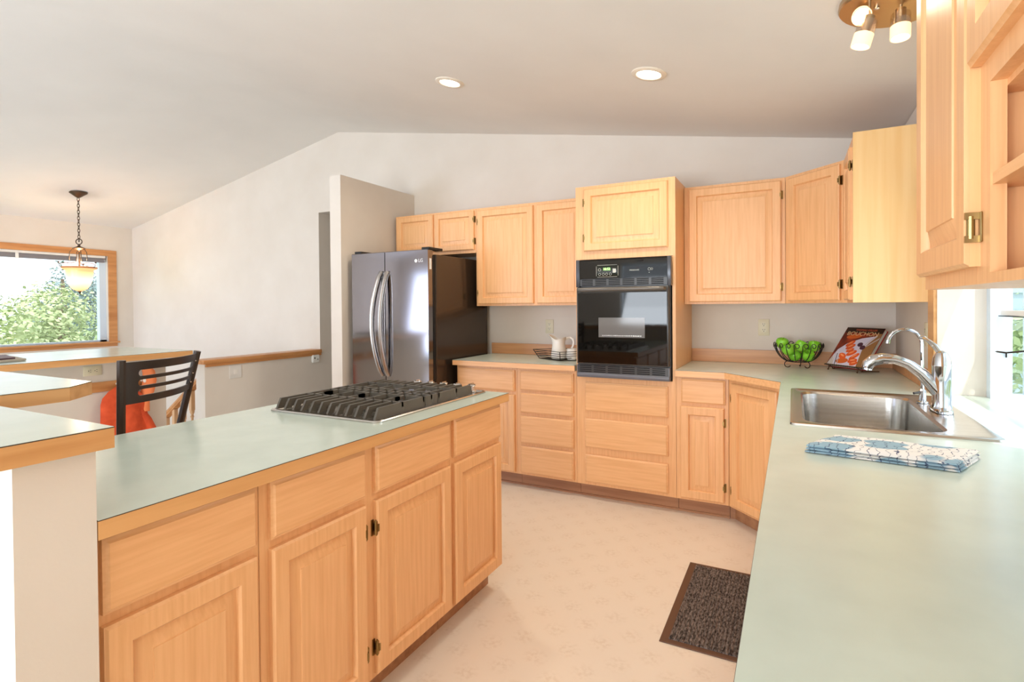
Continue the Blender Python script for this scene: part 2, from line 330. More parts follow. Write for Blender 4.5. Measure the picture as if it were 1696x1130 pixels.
def door(par, o, u, n, w, h, hs=0, mt=None, fw=.056, name='door'):
    m = MB(); m.rings(o, u, n, w, h, prof_door(fw=fw)); d = m.build(name, mt or oak_v, par)
    if hs:
        e = Vector(o)+Vector(u)*(w if hs > 0 else 0)
        for z in (min(.09, h*.22), h-min(.09, h*.22)): hinge(e, n, u, d, z, hs)
    return d
def drawer(par, o, u, n, w, h, mt=None):
    m = MB(); m.rings(o, u, n, w, h, PD); return m.build('drawer', mt or oak_x, par)
def cab(label, boxes, mt=None, name='base_cabinet', base=None, group=None, prism=None, mtoe=None, toe=None):
    b = base or (boxes[0][0], boxes[0][1], boxes[0][2])
    t = thing(name, b, label, 'cabinet', group); m = MB()
    for q in boxes: m.box(*q)
    for q in (prism or []): m.prism(*q)
    m.build('body', mt or oak_v, t)
    if toe:
        m = MB()
        for q in toe: (m.box(*q) if not isinstance(q[0], (list, tuple)) else m.prism(*q))
        m.build('toe_kick', toe_m, t)
    return t
FY, NB = 3.48, (0, -1, 0); g = 'base cabinets along the back wall'
G = .002
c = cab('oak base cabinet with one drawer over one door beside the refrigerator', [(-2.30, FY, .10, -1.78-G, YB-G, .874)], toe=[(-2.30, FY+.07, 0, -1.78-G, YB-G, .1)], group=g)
drawer(c, (-2.285, FY, .70, ), UX, NB, .487, .155); door(c, (-2.285, FY, .112), UX, NB, .487, .565, -1)
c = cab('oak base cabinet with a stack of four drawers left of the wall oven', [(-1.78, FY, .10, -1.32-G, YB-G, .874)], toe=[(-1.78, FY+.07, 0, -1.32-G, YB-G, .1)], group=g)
for z0, z1 in ((.716, .853), (.553, .696), (.333, .530), (.116, .311)): drawer(c, (-1.752, FY, z0), UX, NB, .409, z1-z0)
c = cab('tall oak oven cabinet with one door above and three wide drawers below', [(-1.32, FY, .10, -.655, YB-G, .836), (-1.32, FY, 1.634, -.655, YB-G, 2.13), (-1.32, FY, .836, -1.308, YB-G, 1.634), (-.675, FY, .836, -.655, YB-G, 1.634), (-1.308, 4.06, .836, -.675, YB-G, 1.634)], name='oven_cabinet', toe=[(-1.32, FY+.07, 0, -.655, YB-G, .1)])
door(c, (-1.258, FY, 1.69), UX, NB, .558, .42, -1)
for z0, z1 in ((.605, .803), (.358, .556), (.121, .310)): drawer(c, (-1.258, FY, z0), UX, NB, .554, z1-z0)
c = cab('narrow oak base cabinet with one drawer over one door right of the oven', [(-.655+G, FY, .10, -.346, YB-G, .874)], toe=[(-.655+G, FY+.07, 0, -.346, YB-G, .1)], group=g)
drawer(c, (-.622, FY, .71), UX, NB, .258, .15); door(c, (-.628, FY, .115), UX, NB, .258, .575, 1)
q = .07*.7071
c = cab('oak corner base cabinet with one tall door set diagonally', [], base=(-.1, 3.7, .1), toe=[([(-.344, FY+.07), (-.315, FY+.07), (.04, 3.18), (.5, 3.18), (.5, 4.08), (-.344, 4.08)], 0, .1)],
        prism=[([(-.344, FY), (-.04, 3.176), (WX-G, 3.176), (WX-G, YB-G), (-.344, YB-G)], .10, .874)], group=g)
d = door(c, Vector((-.344, FY, .115))+Vector(UD)*.035, UD, UN, .355, .735, -1)
g2 = 'base cabinets under the sink counter'
for (a, b, lab) in ((2.0, 3.172, 'oak sink base cabinet under the stainless sink'), (.9, 1.998, 'oak base cabinet under the near part of the long counter')):
    c = cab(lab, [(-.03, a, .10, .0, b, .874), (0, a, .1, WX-G, b, .69)], toe=[(.04, a, 0, WX-G, b, .1)], group=g2)
    w = (b-a-.09)/2
    for i in (0, 1):
        door(c, (-.03, b-.03-(w+.03)*i, .115), (0, -1, 0), (-1, 0, 0), w, .735, 1)
# uppers
UYF = 3.785; gu = 'upper cabinets along the back wall'
c = cab('short oak wall cabinet with two small doors above the refrigerator', [(-3.14, UYF, 1.765, -2.306, YB-G, 2.125)], name='wall_cabinet', group=gu)
door(c, (-3.115, UYF, 1.79), UX, NB, .385, .32, 0, fw=.05); door(c, (-2.712, UYF, 1.79), UX, NB, .392, .32, 1, fw=.05)
c = cab('oak wall cabinet with two tall doors left of the oven cabinet', [(-2.304, UYF, 1.326, -1.322, YB-G, 2.125)], name='wall_cabinet', group=gu)
door(c, (-2.285, UYF, 1.342), UX, NB, .502, .762, -1); door(c, (-1.752, UYF, 1.342), UX, NB, .40, .762)
c = cab('wide single door oak wall cabinet right of the oven cabinet', [(-.653, UYF, 1.326, -.042, YB-G, 2.115)], name='wall_cabinet', group=gu)
door(c, (-.622, UYF, 1.34), UX, NB, .558, .757, 1)
c = cab('diagonal oak corner wall cabinet with one door', [], base=(.2, 3.8, 1.326), prism=[([(-.04, UYF), (.265, 3.48), (WX-G, 3.48), (WX-G, YB-G), (-.04, YB-G)], 1.326, 2.115)], name='wall_cabinet', group=gu)
door(c, Vector((-.04, UYF, 1.34))+Vector(UD)*.03, UD, UN, .365, .757, 1)
c = cab('narrow oak wall cabinet with pale end panel beside the sink window', [(.265, 3.13, 1.326, WX-G, 3.478, 2.15)], name='wall_cabinet')
m = MB(); m.box(.262, 3.118, 1.326, WX-G, 3.13, 2.16); o = m.build('end_panel', panel_m, c); o['label'] = 'pale yellow end panel'
door(c, (.265, 3.45, 1.34), (0, -1, 0), (-1, 0, 0), .295, .757, 1)
c = cab('oak wall cabinet nearest the camera with one raised panel door on brass hinges', [(.265, 1.122, 1.35, WX-G, 1.505, 2.13)], name='wall_cabinet')
m = MB(); m.rings((.265, 1.49, 1.378), (0, -1, 0), (-1, 0, 0), .385, .735, prof_door()); d = m.build('door', oak_v, c)
for z in (.062, .64):
    p = Vector((.265, 1.105, 1.378+z)); m = MB()
    m.box(.2615, 1.092, p.z-.024, .265, 1.104, p.z+.024, bev=.0015); m.tube([(.252, 1.1035, p.z-.018), (.252, 1.1035, p.z+.018)], .0055, 10)
    m.box(.244, 1.099, p.z-.024, .264, 1.1045, p.z-.013); m.box(.244, 1.099, p.z+.013, .264, 1.1045, p.z+.024); m.build('hinge', mat('aged_brass_hinge', (170, 146, 98), .35, 1) if z < .1 else brass, d)
c = thing('open_wall_cabinet', (.4, .8, 1.35), 'oak wall cabinet with open shelf below and a door above at the right edge', 'cabinet')
m = MB()
for yy in (1.12, .35): m.box(.285, yy-.018, 1.35, WX-G, yy, 2.13)
m.box(.285, .35, 1.35, WX-G, 1.10, 1.366); m.box(.285, .35, 1.645, WX-G, 1.10, 1.663); m.box(.285, .35, 2.11, WX-G, 1.10, 2.13); m.box(.55, .35, 1.366, WX-G, 1.10, 2.11)
m.box(.265, 1.06, 1.35, .285, 1.12, 2.13); m.box(.265, .35, 1.35, .285, 1.06, 1.366); m.box(.265, .332, 1.35, .285, .39, 2.13); m.box(.265, .39, 1.655, .285, 1.06, 1.70); m.box(.265, .39, 2.09, .285, 1.06, 2.13)
m.build('body', oak_v, c); m = MB(); m.box(.268, .352, 1.499, .549, 1.10, 1.516); m.build('shelf', oak_y, c)
door(c, (.265, 1.10, 1.693), (0, -1, 0), (-1, 0, 0), .70, .415)
# island
IX = -1.225
def isl(lab, y0, y1, drs):
    c = cab(lab, [(-1.93, y0, .10, IX, y1, .874)], toe=[(-1.88, y0, 0, -1.29, y1-.0, .1)], group='cabinets of the cooktop island')
    for a, b in drs:
        drawer(c, (IX, a, .712), UY, UX, b-a, .152, oak_y); d = door(c, (IX, a, .114), UY, UX, b-a, .574)
        yield c, d, a, b
L_ = list(isl('oak island cabinet nearest the camera with one wide drawer over one door', .545, .918, [(.56, .905)]))
L_ = list(isl('middle oak island cabinet with two drawers over two doors hinged together', .92, 1.788, [(.947, 1.298), (1.345, 1.775)]))
for (c, d, a, b), s in zip(L_, (1, -1)):
    e = (IX, b if s > 0 else a, .114)
    for z in (.09, .484): hinge(e, UX, UY, d, z, s)
L_ = list(isl('end oak island cabinet farthest along with one drawer over one door', 1.79, 2.20, [(1.805, 2.19)]))

# ------------------------------------------------------------------ counters
def counter(name, lab, polys, edges, z1=.914, t=.038, cat='countertop', em=None):
    z0 = z1-t; c0 = polys[0][0]; c = thing(name, (c0[0], c0[1], z0), lab, cat)
    m = MB()
    for p in polys: m.prism(p, z0, z1)
    m.build('laminate_top', lam, c)
    for ln in edges:
        m = MB()
        # oak strip following the polyline, thickness e outward (to the right of travel)
        for z_0, z_1, e, mi in ((z0-.001, z1-.0022, .012, 0), (z1-.0022, z1-.0006, .0124, 1), (z1-.0006, z1, .0118, 2)):
            n = len(ln); off = []
            for i in range(n):
                d0 = (Vector(ln[i])-Vector(ln[i-1])).normalized() if i else None
                d1 = (Vector(ln[i+1])-Vector(ln[i])).normalized() if i < n-1 else None
                nn = [Vector((d.y, -d.x)) for d in (d0, d1) if d is not None]
                a = sum(nn, Vector((0, 0))).normalized(); k = e/max(a.dot(nn[0]), .3); off.append(Vector(ln[i])+a*k)
            for i in range(n-1):
                A, B, A2, B2 = Vector(ln[i]), Vector(ln[i+1]), off[i], off[i+1]
                m.prism([tuple(A), tuple(A2), tuple(B2), tuple(B)], z_0, z_1, mi)
        m.build('edge_trim', [em or edge_m, lam_line, lam], c)
    return c
counter('countertop', 'pale green laminate countertop left of the wall oven', [[(-2.318, 3.452), (-1.322, 3.452), (-1.322, YB-.022), (-2.318, YB-.022)]], [[(-2.306, YB-.022), (-2.318, YB-.022), (-2.318, 3.452), (-1.322, 3.452)]][0:0]+[[(-2.318, 3.452), (-1.322, 3.452)]], em=oak_x)
k = .027
c = counter('countertop', 'long pale green laminate countertop wrapping the corner around the sink',
    [[(-.653, 3.452), (-.36, 3.452), (-.045, 3.14), (WX-.001, 3.14), (WX-.001, YB-.022), (-.653, YB-.022)],
     [(-.045, 2.862), (WX-.001, 2.862), (WX-.001, 3.14), (-.045, 3.14)], [(-.045, 2.05), (.012, 2.05), (.012, 2.862), (-.045, 2.862)],
     [(.535, 2.05), (WX-.001, 2.05), (WX-.001, 2.862), (.535, 2.862)], [(-.045, -.3), (WX-.001, -.3), (WX-.001, 2.05), (-.045, 2.05)], [(WX-.001, WY0+.002), (WX+.168, WY0+.002), (WX+.168, WY1-.002), (WX-.001, WY1-.002)]],
    [[(-.653, 3.452), (-.36, 3.452), (-.045, 3.14)], [(-.045, 3.128), (-.045, -.3)]], em=oak_x)
counter('island_countertop', 'pale green laminate island top holding the gas cooktop', [[(-1.94, .542), (-1.197, .542), (-1.197, 2.215), (-1.94, 2.215)]], [[(-1.197, .542), (-1.197, 2.215), (-1.94, 2.215)]])
counter('raised_bar', 'raised L shaped laminate bar top with oak edge at the left', [[(-2.9, .3), (-1.172, .3), (-1.172, .548), (-1.885, .548), (-1.885, .785), (-1.963, .872), (-2.9, .872)]],
        [[(-1.172, .3), (-1.172, .548), (-1.885, .548), (-1.885, .785), (-1.963, .872), (-2.9, .872)]], z1=1.095, t=.04)
counter('ledge_top', 'wide laminate ledge with oak edge on the low wall under the large window', [[(-5.08, .3), (-4.162, .3), (-4.162, 2.545), (-5.08, 2.545)]], [[(-4.162, .3), (-4.162, 2.545), (-5.08, 2.545)]], z1=.998, t=.042)
def simple(name, lab, cat, mt, f, base, group=None):
    m = MB(); f(m); return tag(m.build(name, mt, None, base), lab, cat, group)
bs = wood('backsplash_oak', (2, 30, 30), (202, 142, 92), (222, 164, 112))
struct(simple('trim_2', 'oak backsplash strip on the back wall left of the oven', 'backsplash', bs, lambda m: m.box(-2.33, YB-.02, .915, -1.322, YB, 1.005), (-1.8, YB, .91)))
struct(simple('trim_3', 'oak backsplash strip on the back wall and corner right of the oven', 'backsplash', bs, lambda m: (m.box(-.653, YB-.02, .915, WX-.02, YB, 1.005), m.box(WX-.02, 3.125, .915, WX, YB, 1.005)), (0, YB, .91)))
m = MB(); m.box(-2.30, FY+.062, 0, -.346, FY+.0695, .012); struct(m.build('baseboard_back', toe_m))

# ------------------------------------------------------------------ fridge
fb = (-2.74, 3.6, 0); f = thing('refrigerator', fb, 'black stainless french door refrigerator beside the partition wall', 'refrigerator')
m = MB(); m.box(-3.10, 3.285, .03, -2.352, 4.04, 1.712, bev=.006); m.build('case', fr_side, f)
m = MB(); m.box(-3.09, 3.262, .05, -2.362, 3.285, 1.70); m.build('gasket', fr_dark, f)
def fdoor(x0, x1, z0, z1, name):
    m = MB(); n = 8; fr = []
    for i in range(n+1):
        t = i/n; x = x0+(x1-x0)*t; gx = (x+2.738)/.372; fr.append((x, 3.199+.005*gx*gx))
    poly = fr+[(x1, 3.262), (x0, 3.262)]; e = .004
    fr2 = [(min(max(x, x0+e), x1-e), y+e) for x, y in fr]+[(x1-e, 3.262), (x0+e, 3.262)]
    m.loft([[(x, y, z0) for x, y in fr2], [(x, y, z0+e) for x, y in poly], [(x, y, z1-e) for x, y in poly], [(x, y, z1) for x, y in fr2]])
    return m.build(name, fr_m, f, sharp=20)
d1 = fdoor(-3.11, -2.771, .70, 1.745, 'door'); d2 = fdoor(-2.764, -2.366, .70, 1.745, 'door'); fdoor(-3.11, -2.366, .06, .69, 'freezer_drawer')
for par, xa, xb in ((d1, -2.79, -2.862), (d2, -2.728, -2.672)):
    m = MB(); pts = []; rr = []
    for i in range(25):
        t = i/24; s_ = math.sin(math.pi*t); pts.append((-2.797-.052*s_ if par is d1 else -2.738-.03*s_**1.0+.0, 3.198-.058*s_**.6, .80+.79*t)); rr.append(.016)
    m.tube(pts, rr, 10, flat=1.3); m.build('handle', hand_m, par)
for x in (-2.44, -3.10): m = MB(); m.box(x, 3.225, 1.746, x+.07, 3.40, 1.765, bev=.003); m.build('hinge_cover', fr_dark, f)
m = MB(); m.box(-2.3665, 3.222, 1.60, -2.3645, 3.245, 1.68); m.build('energy_sticker', white_p, f)
lt = mat('logo_silver', (232, 230, 228), .3)
m = MB(); m.lathe([(.0, 0), (.013, 0), (.013, .0015), (0, .0015)], (-2.473, 3.2018, 1.664), 20, axis=(0, -1, 0)); m.build('logo_disc', lt, f)
text('logo', 'LG', .036, lt, f, (-2.43, 3.2012, 1.664), UX, Z)
for x in (-3.05, -2.42):
    for y in (3.32, 3.98): m = MB(); m.lathe([(.02, 0), (.02, .035)], (x, y, 0), 12, cap=True); m.build('foot', fr_dark, f)

# ------------------------------------------------------------------ wall oven
ov = thing('wall_oven', (-.98, 3.46, .84), 'black built in wall oven with glass door in the tall oak cabinet', 'oven')
m = MB(); m.box(-1.300, 3.462, .842, -.682, 4.0, 1.630); m.build('body', black_p, ov)
m = MB(); m.slab([(3.43, 1.50), (3.43, 1.618), (3.438, 1.628), (3.462, 1.628), (3.462, 1.50)], -1.275, -.697, 'x'); m.build('control_panel', black_g, ov)
gst = mat('grey_side_trim', (82, 84, 90), .25, .3)
for a, b in ((-1.300, -1.276), (-.696, -.672)): m = MB(); m.box(a, 3.424, 1.445, b, 3.462, 1.629, bev=.003); m.build('side_trim', gst, ov)
def vent(par, x0, x1, z0, z1, groups, rows, y):
    m = MB(); m.box(x0, y, z0, x1, 3.462, z1); v = m.build('vent', black_p, par)
    gw_ = (x1-x0-.02)/groups; m = MB()
    for i in range(groups):
        a = x0+.014+gw_*i
        for r in range(rows): z = z0+(z1-z0)*(r+.6)/(rows+.2); m.box(a, y-.0008, z-.0028, a+gw_-.016, y+.003, z+.0028)
    m.build('slots', black_d, v)
vent(ov, -1.275, -.697, 1.452, 1.498, 6, 4, 3.434)
vent(ov, -1.292, -.690, .872, .925, 6, 4, 3.434)
m = MB(); m.box(-1.298, 3.426, .842, -.684, 3.462, .872, bev=.003); m.box(-1.298, 3.430, .872, -1.292, 3.462, .925); m.box(-.690, 3.43, .872, -.684, 3.462, .925); m.build('lower_trim', mat('charcoal_trim', (104, 104, 110), .35), ov)
m = MB(); m.box(-1.294, 3.418, .932, -.686, 3.462, 1.442, bev=.004); dr = m.build('door', black_p, ov)
m = MB(); m.box(-1.284, 3.4155, .94, -.696, 3.4185, 1.405); m.build('glass', black_g, dr)
m = MB(); m.box(-1.140, 3.4145, 1.112, -.834, 3.4157, 1.242); wi = m.build('viewing_window', mat('grey_oven_window', (112, 110, 108), .08), dr)
m = MB()
for i in range(22): m.box(-1.115+.012*i, 3.414, 1.121, -1.108+.012*i, 3.4147, 1.127)
m.build('rack', steel, dr)
m = MB(); m.tube([(-1.27, 3.42, 1.425), (-1.262, 3.385, 1.427), (-1.24, 3.378, 1.427), (-.74, 3.378, 1.427), (-.718, 3.385, 1.427), (-.71, 3.42, 1.425)], .0135, 10); m.build('handle', mat('grey_oven_handle', (104, 98, 90), .3, .2), dr)
dm = mat('display_bezel', (24, 28, 20), .2); gl_m = mat('panel_print', (196, 196, 186), .5)
m = MB(); m.box(-1.155, 3.4285, 1.512, -1.012, 3.4302, 1.586, bev=.0006); dp = m.build('display', dm, ov)
m = MB()
for z in (1.510, 1.588): m.tube([(-1.150, 3.4283, z), (-1.017, 3.4283, z)], .0012, 6)
for x in (-1.157, -1.010): m.tube([(x, 3.4283, 1.517), (x, 3.4283, 1.581)], .0012, 6)
for x in (-1.135, -1.110, -1.087, -1.062):
    m.tube(circ((x, 3.4280, 1.528), X, Z, .008, 12), .0012, 5, close=True)
m.tube(circ((-1.135, 3.4280, 1.558), X, Z, .009, 12), .0012, 5, close=True); m.build('buttons', gl_m, dp)
m = MB(); m.box(-1.112, 3.4276, 1.550, -1.060, 3.4286, 1.572); m.build('screen', emis('screen_green', (60, 96, 44), .3), dp)
text('clock_digits', '10:52', .022, emis('clock_digits', (196, 255, 150), 2.2), dp, (-1.086, 3.4272, 1.561), UX, Z, .0002)
m = MB(); m.slab([(-1.045, 1.536), (-1.028, 1.536), (-1.022, 1.545), (-1.024, 1.562), (-1.045, 1.564)], 3.4270, 3.4284, 'y'); m.build('key', gl_m, dp)
text('maker_lettering', 'FRIGIDAIRE', .0125, gl_m, ov, (-.903, 3.4293, 1.548), UX, Z, .0003)
m = MB(); m.tube(circ((-.808, 3.4290, 1.552), X, Z, .008, 14), .001, 5, close=True); m.tube(circ((-.792, 3.4290, 1.552), X, Z, .006, 12), .001, 5, close=True); m.build('indicator_rings', gl_m, ov)
m = MB(); m.sphere((-.808, 3.4295, 1.53), .003, 8); m.build('indicator_lamp', gl_m, ov)
m = MB(); m.box(-.885, 3.4288, 1.604, -.845, 3.4302, 1.611); m.build('latch', black_d, ov)

# ------------------------------------------------------------------ cooktop
ck = thing('gas_cooktop', (-1.575, 1.85, .914), 'stainless gas cooktop with black cast iron grates on the island', 'cooktop')
cx0, cx1, cy0, cy1 = -1.845, -1.282, 1.432, 2.20
m = MB()
def rr(i, z, r=.03, x0=cx0, x1=cx1, y0=cy0, y1=cy1):
    P = []
    for (x, y, a) in ((x1-r, y0+r, -90), (x1-r, y1-r, 0), (x0+r, y1-r, 90), (x0+r, y0+r, 180)):
        for k_ in range(5):
            t = math.radians(a+22.5*k_); P.append((x+(r-i)*math.cos(t), y+(r-i)*math.sin(t), z))
    return P
m.loft([rr(0, .9145), rr(0, .919), rr(.004, .9225), rr(.014, .9225), rr(.02, .917)]); m.build('pan', steel, ck)
for bx, by, r in ((-1.72, 1.56, .04), (-1.42, 1.56, .032), (-1.57, 1.80, .05), (-1.72, 2.0, .032), (-1.42, 2.0, .04)):
    m = MB(); m.lathe([(r*.0, .0), (r+.012, 0), (r+.010, .01), (r, .012), (r, .020), (r*.9, .023), (0, .023)], (bx, by, .917), 24); m.build('burner', iron, ck)
def grate(y0, y1, first, last):
    m = MB(); zt = .962; gx0, gx1 = -1.822, -1.308; w = .0048
    def bar(x, ya, yb, sl0=False, sl1=False, zl=.016):
        a = ya+(.022 if sl0 else 0); b = yb-(.022 if sl1 else 0)
        poly = [(ya, .926 if sl0 else zt-zl), (yb, .926 if sl1 else zt-zl), (b, zt), (a, zt)]
        if not sl0: poly[0] = (ya, zt-zl)
        if sl0 or sl1: poly = [(ya, .924), (ya+.03, .924), (ya+.04, zt-zl), (yb, zt-zl), (b, zt), (a, zt)] if sl0 else [(ya, zt-zl), (yb-.04, zt-zl), (yb-.03, .924), (yb, .924), (b, zt), (a, zt)]
        m.slab(poly, x-w, x+w, 'x')
    n = 12; xs = [gx0+w+(gx1-gx0-2*w)*i/(n-1) for i in range(n)]
    for x in (xs[0], xs[-1]): m.slab([(y0, .921), (y1, .921), (y1-(.02 if last else 0), zt), (y0+(.02 if first else 0), zt)], x-w, x+w, 'x')
    mid = (y0+y1)/2
    if first:
        for i, x in enumerate(xs[1:-1]): bar(x, y0, 1.61 if i % 2 else 1.645 if i % 4 else 1.70, True)
        m.box(gx0, 1.598, zt-.018, gx1, 1.608, zt)
        for i, x in enumerate(xs[1:-1]):
            if i % 2 == 0: bar(x, 1.65+.01*(i % 3), y1, False)
        m.box(gx0, y1-.012, zt-.02, gx1, y1-.003, zt)
    elif last:
        for i, x in enumerate(xs[1:-1]): bar(x, 1.985 if i % 2 else 1.95, y1, False, True)
        m.box(gx0, 1.965, zt-.018, gx1, 1.975, zt); m.box(gx0, y0+.003, zt-.02, gx1, y0+.012, zt)
        for i, x in enumerate(xs[1:-1]):
            if i % 2: bar(x, y0, 1.93)
    else:
        for x in xs[1:-1]: bar(x, y0, y1)
        m.box(gx0, mid-.005, zt-.018, gx1, mid+.005, zt)
    m.build('grate', iron, ck)
grate(1.452, 1.742, True, False); grate(1.746, 1.828, False, False); grate(1.832, 2.105, False, True)
kn = mat('chrome_knob', (214, 212, 210), .15, 1)
for i in range(5):
    m = MB(); m.lathe([(0, 0), (.023, 0), (.023, .006), (.018, .010), (.017, .030), (.020, .034), (.017, .038), (0, .038)], (-1.655+.079*i, 2.145, .9175), 18); m.box(-1.658+.079*i, 2.128, .955, -1.652+.079*i, 2.162, .960); m.build('knob', kn, ck)

# ------------------------------------------------------------------ sink, faucets
sk = thing('kitchen_sink', (.27, 2.45, .914), 'stainless steel drop in kitchen sink below the garden window', 'sink')
def rrp(x0, y0, x1, y1, z, r):
    P = []
    for (x, y, a) in ((x1-r, y0+r, -90), (x1-r, y1-r, 0), (x0+r, y1-r, 90), (x0+r, y0+r, 180)):
        for k_ in range(6):
            t = math.radians(a+18*k_); P.append((x+r*math.cos(t), y+r*math.sin(t), z))
    return P
m = MB(); b0 = (.030, 2.085, .435, 2.835)
m.loft([rrp(-.010, 2.03, .550, 2.882, .9145, .02), rrp(-.008, 2.032, .548, 2.88, .921, .02), rrp(.0, 2.04, .54, 2.872, .9225, .02), rrp(.012, 2.055, .525, 2.858, .918, .03),
        rrp(b0[0], b0[1], b0[2], b0[3], .917, .07), rrp(b0[0]+.008, b0[1]+.008, b0[2]-.008, b0[3]-.008, .908, .07), rrp(b0[0]+.016, b0[1]+.02, b0[2]-.016, b0[3]-.02, .76, .07), rrp(b0[0]+.05, b0[1]+.05, b0[2]-.05, b0[3]-.05, .735, .05)], cap=False)
m.f.append(list(range(len(m.v)-24, len(m.v)))); m.m.append(0); m.sm.append(False)
m.build('basin', steel, sk)
m = MB(); m.lathe([(0, 0), (.03, 0), (.042, .003), (.045, .006)], (.23, 2.46, .736), 20); m.build('drain', chrome, sk)
fc = thing('kitchen_faucet', (.49, 2.51, .919), 'chrome single lever faucet with low curved pull out spout on the sink', 'faucet')
m = MB()
m.loft([[(.488+.032*math.cos(t)*s_, 2.51+.10*math.sin(t)*s_*(.8+.2*abs(math.cos(t))), z) for t in (2*math.pi*k_/28 for k_ in range(28))] for s_, z in ((1, .919), (1, .927), (.93, .932), (.6, .934))], smooth=True); m.build('base_plate', chrome, fc)
m = MB(); m.lathe([(.033, 0), (.030, .015), (.029, .10), (.030, .155), (.031, .157), (.030, .160), (.027, .185), (.018, .205), (.006, .212), (0, .213)], (.49, 2.51, .93), 28); m.build('body', chrome, fc)
m = MB(); m.tube([(.49, 2.512, 1.13), (.477, 2.535, 1.155), (.462, 2.57, 1.175), (.452, 2.60, 1.185)], [.013, .013, .009, .008], 10, flat=.7); m.sphere((.450, 2.605, 1.186), .012, 10, sc=(1, 1, .7)); m.build('lever', chrome, fc)
m = MB(); m.tube([(.485, 2.51, .985), (.463, 2.512, 1.015), (.43, 2.514, 1.055), (.39, 2.516, 1.088), (.35, 2.518, 1.104), (.31, 2.52, 1.106), (.28, 2.52, 1.098), (.262, 2.52, 1.082), (.258, 2.52, 1.068)], [.026, .024, .021, .0185, .0185, .021, .023, .022, .019], 16); m.tube([(.260, 2.52, 1.067), (.259, 2.52, 1.060)], .016, 14); m.build('spout', chrome, fc)
wt = thing('filter_tap', (.462, 2.68, .919), 'slim chrome gooseneck water tap behind the main faucet', 'faucet')
m = MB(); m.lathe([(.02, 0), (.02, .004), (.013, .008), (.012, .05), (.008, .055), (0, .056)], (.462, 2.68, .919), 18); m.build('base', chrome, wt)
ar = [Vector((.462, 2.68, .965)), Vector((.461, 2.68, 1.06)), Vector((.460, 2.68, 1.14))]+[Vector((.403+.057*math.cos(t), 2.68, 1.155+.06*math.sin(t))) for t in (math.radians(a) for a in range(0, 171, 12))]
m = MB(); m.tube(ar, .0065, 10); m.tube([ar[-1], ar[-1]+Vector((-.002, 0, -.012))], .0085, 10); m.build('gooseneck', chrome, wt)
m = MB(); m.tube([(.455, 2.675, .962), (.43, 2.66, .958)], .005, 8); m.build('lever', black_p, wt)

# ------------------------------------------------------------------ towel
def towel():
    t = thing('dish_towel', (.22, 1.82, .915), 'folded white dish towel with blue leaf print beside the sink', 'towel')
    A, B, D_ = Vector((.028, 1.672)), Vector((.352, 1.625)), Vector((.430, 1.79)); u = B-A; v = D_-B
    for k_, (z0, z1, sh_) in enumerate(((.9155, .923, 0), (.9232, .931, .004), (.9312, .941, .0))):
        m = MB(); nx, ny = 26, 12; top = []; bot = []
        for j in range(ny+1):
            for i in range(nx+1):
                s_, q_ = i/nx, j/ny; p = A+u*(s_*(1-.01*k_)+.004*k_)+v*(q_*1.0+sh_*.5)
                if j == 0 or j == ny or i == 0 or i == nx: e = .45
                elif j == 1 or j == ny-1 or i == 1 or i == nx-1: e = .9
                else: e = 1
                w = .0012*math.sin(9*s_+3*q_+k_)+.001*math.sin(14*q_)
                top.append((p.x+.003*math.sin(7*q_+k_), p.y+.003*math.sin(6*s_+2*k_), z0+(z1-z0)*e+w*(1 if k_ == 2 else .2)+ (.0015 if e == 1 else 0))); bot.append((p.x, p.y, z0))
        n = (nx+1)*(ny+1); fs = []
        for j in range(ny):
            for i in range(nx):
                a = j*(nx+1)+i; fs += [(a, a+1, a+nx+2, a+nx+1), (n+a, n+a+nx+1, n+a+nx+2, n+a+1)]
        rim = [i for i in range(nx+1)]+[(j+1)*(nx+1)-1 for j in range(1, ny+1)]+[ny*(nx+1)+i for i in range(nx-1, -1, -1)]+[j*(nx+1) for j in range(ny-1, 0, -1)]
        for a, b in zip(rim, rim[1:]+rim[:1]): fs.append((a, n+a, n+b, b))
        m.add(top+bot, fs, 0, True); m.build('fold', towel_m, t, sharp=50)
towel()

# ------------------------------------------------------------------ fruit bowl and apples
fcx, fcy, fz = .03, 3.90, .914
fbw = thing('fruit_bowl', (fcx, fcy, fz), 'dark scrolled wire fruit bowl of green apples on the corner counter', 'bowl')
m = MB()
for k_ in range(18):
    t = 2*math.pi*k_/18; d = Vector((math.cos(t), math.sin(t), 0)); tg = Vector((-d.y, d.x, 0)); c0 = Vector((fcx, fcy, fz))
    pts = [c0+d*(.045+.095*math.sin(s_*1.25)/math.sin(1.25))+Z*(.038+.105*(1-math.cos(s_*1.25))/(1-math.cos(1.25))) for s_ in [i/9 for i in range(10)]]
    cc = pts[-1]+tg*.017
    rad = .017
    for i in range(1, 15):
        a = math.pi-i*math.radians(28); r_ = rad*(1-i/26)
        pts.append(cc+tg*r_*math.cos(a)+Z*r_*math.sin(a)*1.0)
    m.tube(pts, .0026, 5)
m.tube(circ((fcx, fcy, fz+.038), X, Y, .045, 24), .003, 6, close=True); m.build('wire_basket', wire_m, fbw)
for k_ in range(3):
    t = math.radians(200+120*k_); d = Vector((math.cos(t), math.sin(t), 0)); m = MB(); pts = []
    for i in range(17):
        a = math.radians(80-i*19); pts.append(Vector((fcx, fcy, fz+.0225))+d*(.052+.0195*math.cos(a)+.012)+Z*(.0195*math.sin(a)))
    m.tube([Vector((fcx, fcy, fz+.038))+d*.04]+pts[:13], .0027, 6); m.build('foot', wire_m, fbw)
def apple_mesh():
    m = MB(); P = [(.0, .060), (.006, .058), (.012, .0625), (.022, .066), (.031, .062), (.037, .050), (.0375, .038), (.034, .022), (.026, .009), (.016, .002), (.008, .001), (0, .005)]
    m.lathe([(r, h-.034) for r, h in P], (0, 0, 0), 20); return m
